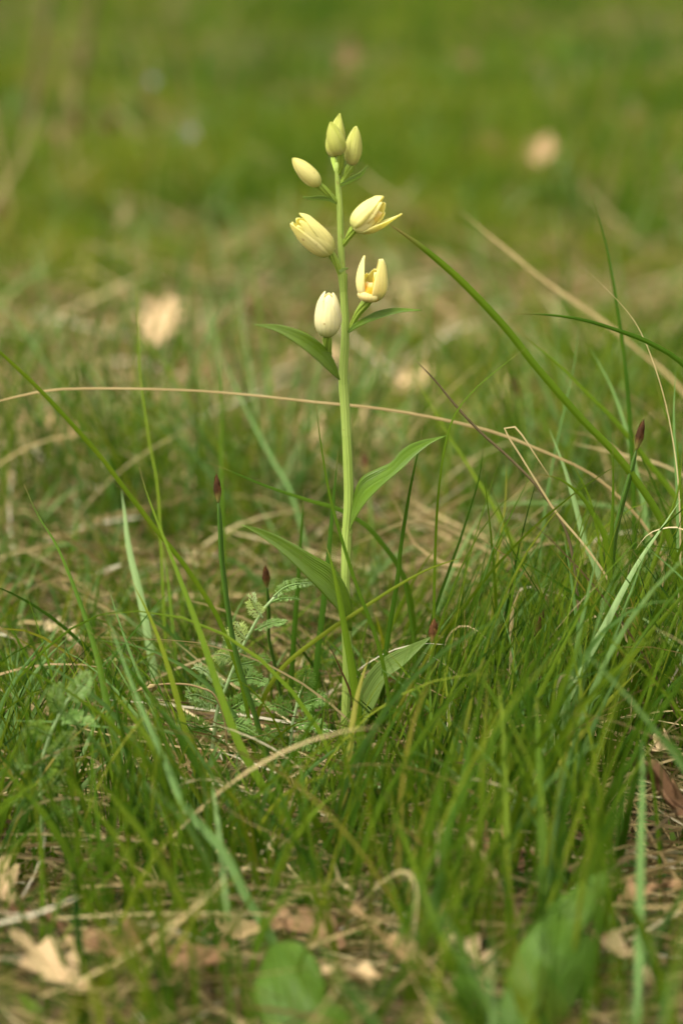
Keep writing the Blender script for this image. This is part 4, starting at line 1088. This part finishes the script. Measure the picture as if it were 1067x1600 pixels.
herb('blurred herb with bright leaves behind the broad orchid leaf', [([(365, 860), (368, 830), (370, 800), (372, 770)], 34, .02, .2), ([(375, 865), (410, 850), (440, 845), (470, 842)], 30, .02, .4), ([(355, 868), (330, 860), (310, 858), (290, 860)], 30, .02, .3)], (365, 890), tint=.8)
herb('blurred dark-leaved herb behind the broad pale-veined leaf', [([(440, 940), (455, 920), (470, 905), (492, 900)], 40, .02, .2), ([(435, 945), (420, 930), (410, 915), (400, 890)], 40, .02, .4)], (438, 965), tint=.5)
herb('blurred greyish herb below the peach-coloured leaf', [([(250, 560), (235, 548), (220, 545), (205, 545)], 30, .02, .2), ([(255, 560), (270, 548), (285, 545), (300, 546)], 30, .02, .2), ([(252, 560), (255, 545), (258, 540), (262, 536)], 30, .02, .5)], (252, 585), tint=.8)

# ------------------------------------------------------------------ dried curled spikelet on a bent thread
def dry_spikelet():
    pts = [tuple(P(a, b, -.03)) for a, b in [(225, 1079), (248, 1070), (288, 1069), (314, 1075), (336, 1087), (352, 1130), (356, 1200)]][::-1]
    pth = spline(pts, 40)
    root = empty('dry_grass_stalk', pth[0]); tag(root, 'dried stalk bent level with a bristly drooping spikelet', 'dry stalk')
    def ch(name, v, q, uv, ti, m):
        me = mk_mesh(name, v - pth[0], q, uv, ti); me.materials.append(m); o = bpy.data.objects.new(name, me); COL.objects.link(o); o.parent = root
    v, q, uv = tube(pth, np.full(40, .0006), 6); ch('stem', v, q, uv, .35, M['straw'])
    for i, (a, b, c, d_) in enumerate(((245, 1071, 222, 1082), (242, 1073, 226, 1090), (240, 1072, 230, 1078), (247, 1071, 236, 1086), (236, 1076, 210, 1082))):
        p0, p1 = np.array(P(a, b, -.03)), np.array(P(c, d_, -.034 + .002 * i))
        pp = spline([p0, (p0 + p1) / 2 + [0, 0, .001], p1], 8)
        v, q, uv = tube(pp, np.array([.0003, .0011, .0013, .0011, .0008, .0005, .0003, .0001]), 6)
        ch('husk', v, q, uv, .5, M['straw'])
dry_spikelet()

# ------------------------------------------------------------------ small violet flowers far behind
def violet(px, py, size_px, label):
    f0 = G(px, py + 85)
    top = P(px, py, f0.y)
    root = empty('violet_flower', f0); tag(root, label, 'flower', 'blurred violet flowers far behind')
    pth = spline([tuple(f0), ((f0.x + top.x) / 2 + .005, f0.y, top.z * .55), tuple(top)], 14)
    def ch(name, v, q, uv, ti, m):
        me = mk_mesh(name, v - np.array(f0), q, uv, ti); me.materials.append(m); o = bpy.data.objects.new(name, me); COL.objects.link(o); o.parent = root
    v, q, uv = tube(pth, np.full(14, .0012), 6); ch('stem', v, q, uv, .5, M['grass_stem'])
    k = size_px * KX * (top - CAM).length * .5
    tp = np.array(top); vw = np.array((CAM - top).normalized()); sx = np.array([1, 0, 0.]); up_ = np.cross(vw, sx) * -1
    for i in range(5):
        a = i * 2 * math.pi / 5 + .3
        d = math.cos(a) * sx + math.sin(a) * up_
        pp = np.array([tp + d * k * s_ + vw * k * .3 * s_ ** 2 for s_ in np.linspace(.05, 1, 9)])
        v, q, uv = ribbon(pp, k * .75 * np.sin(np.pi * np.linspace(.08, .95, 9)) ** .6, 0, .1, 5)
        ch('petal', v, q, uv, .5, M['violet'])
violet(297, 207, 22, 'pale violet flower blurred far behind, brighter of two')
violet(237, 126, 13, 'dim violet flower blurred farthest behind')
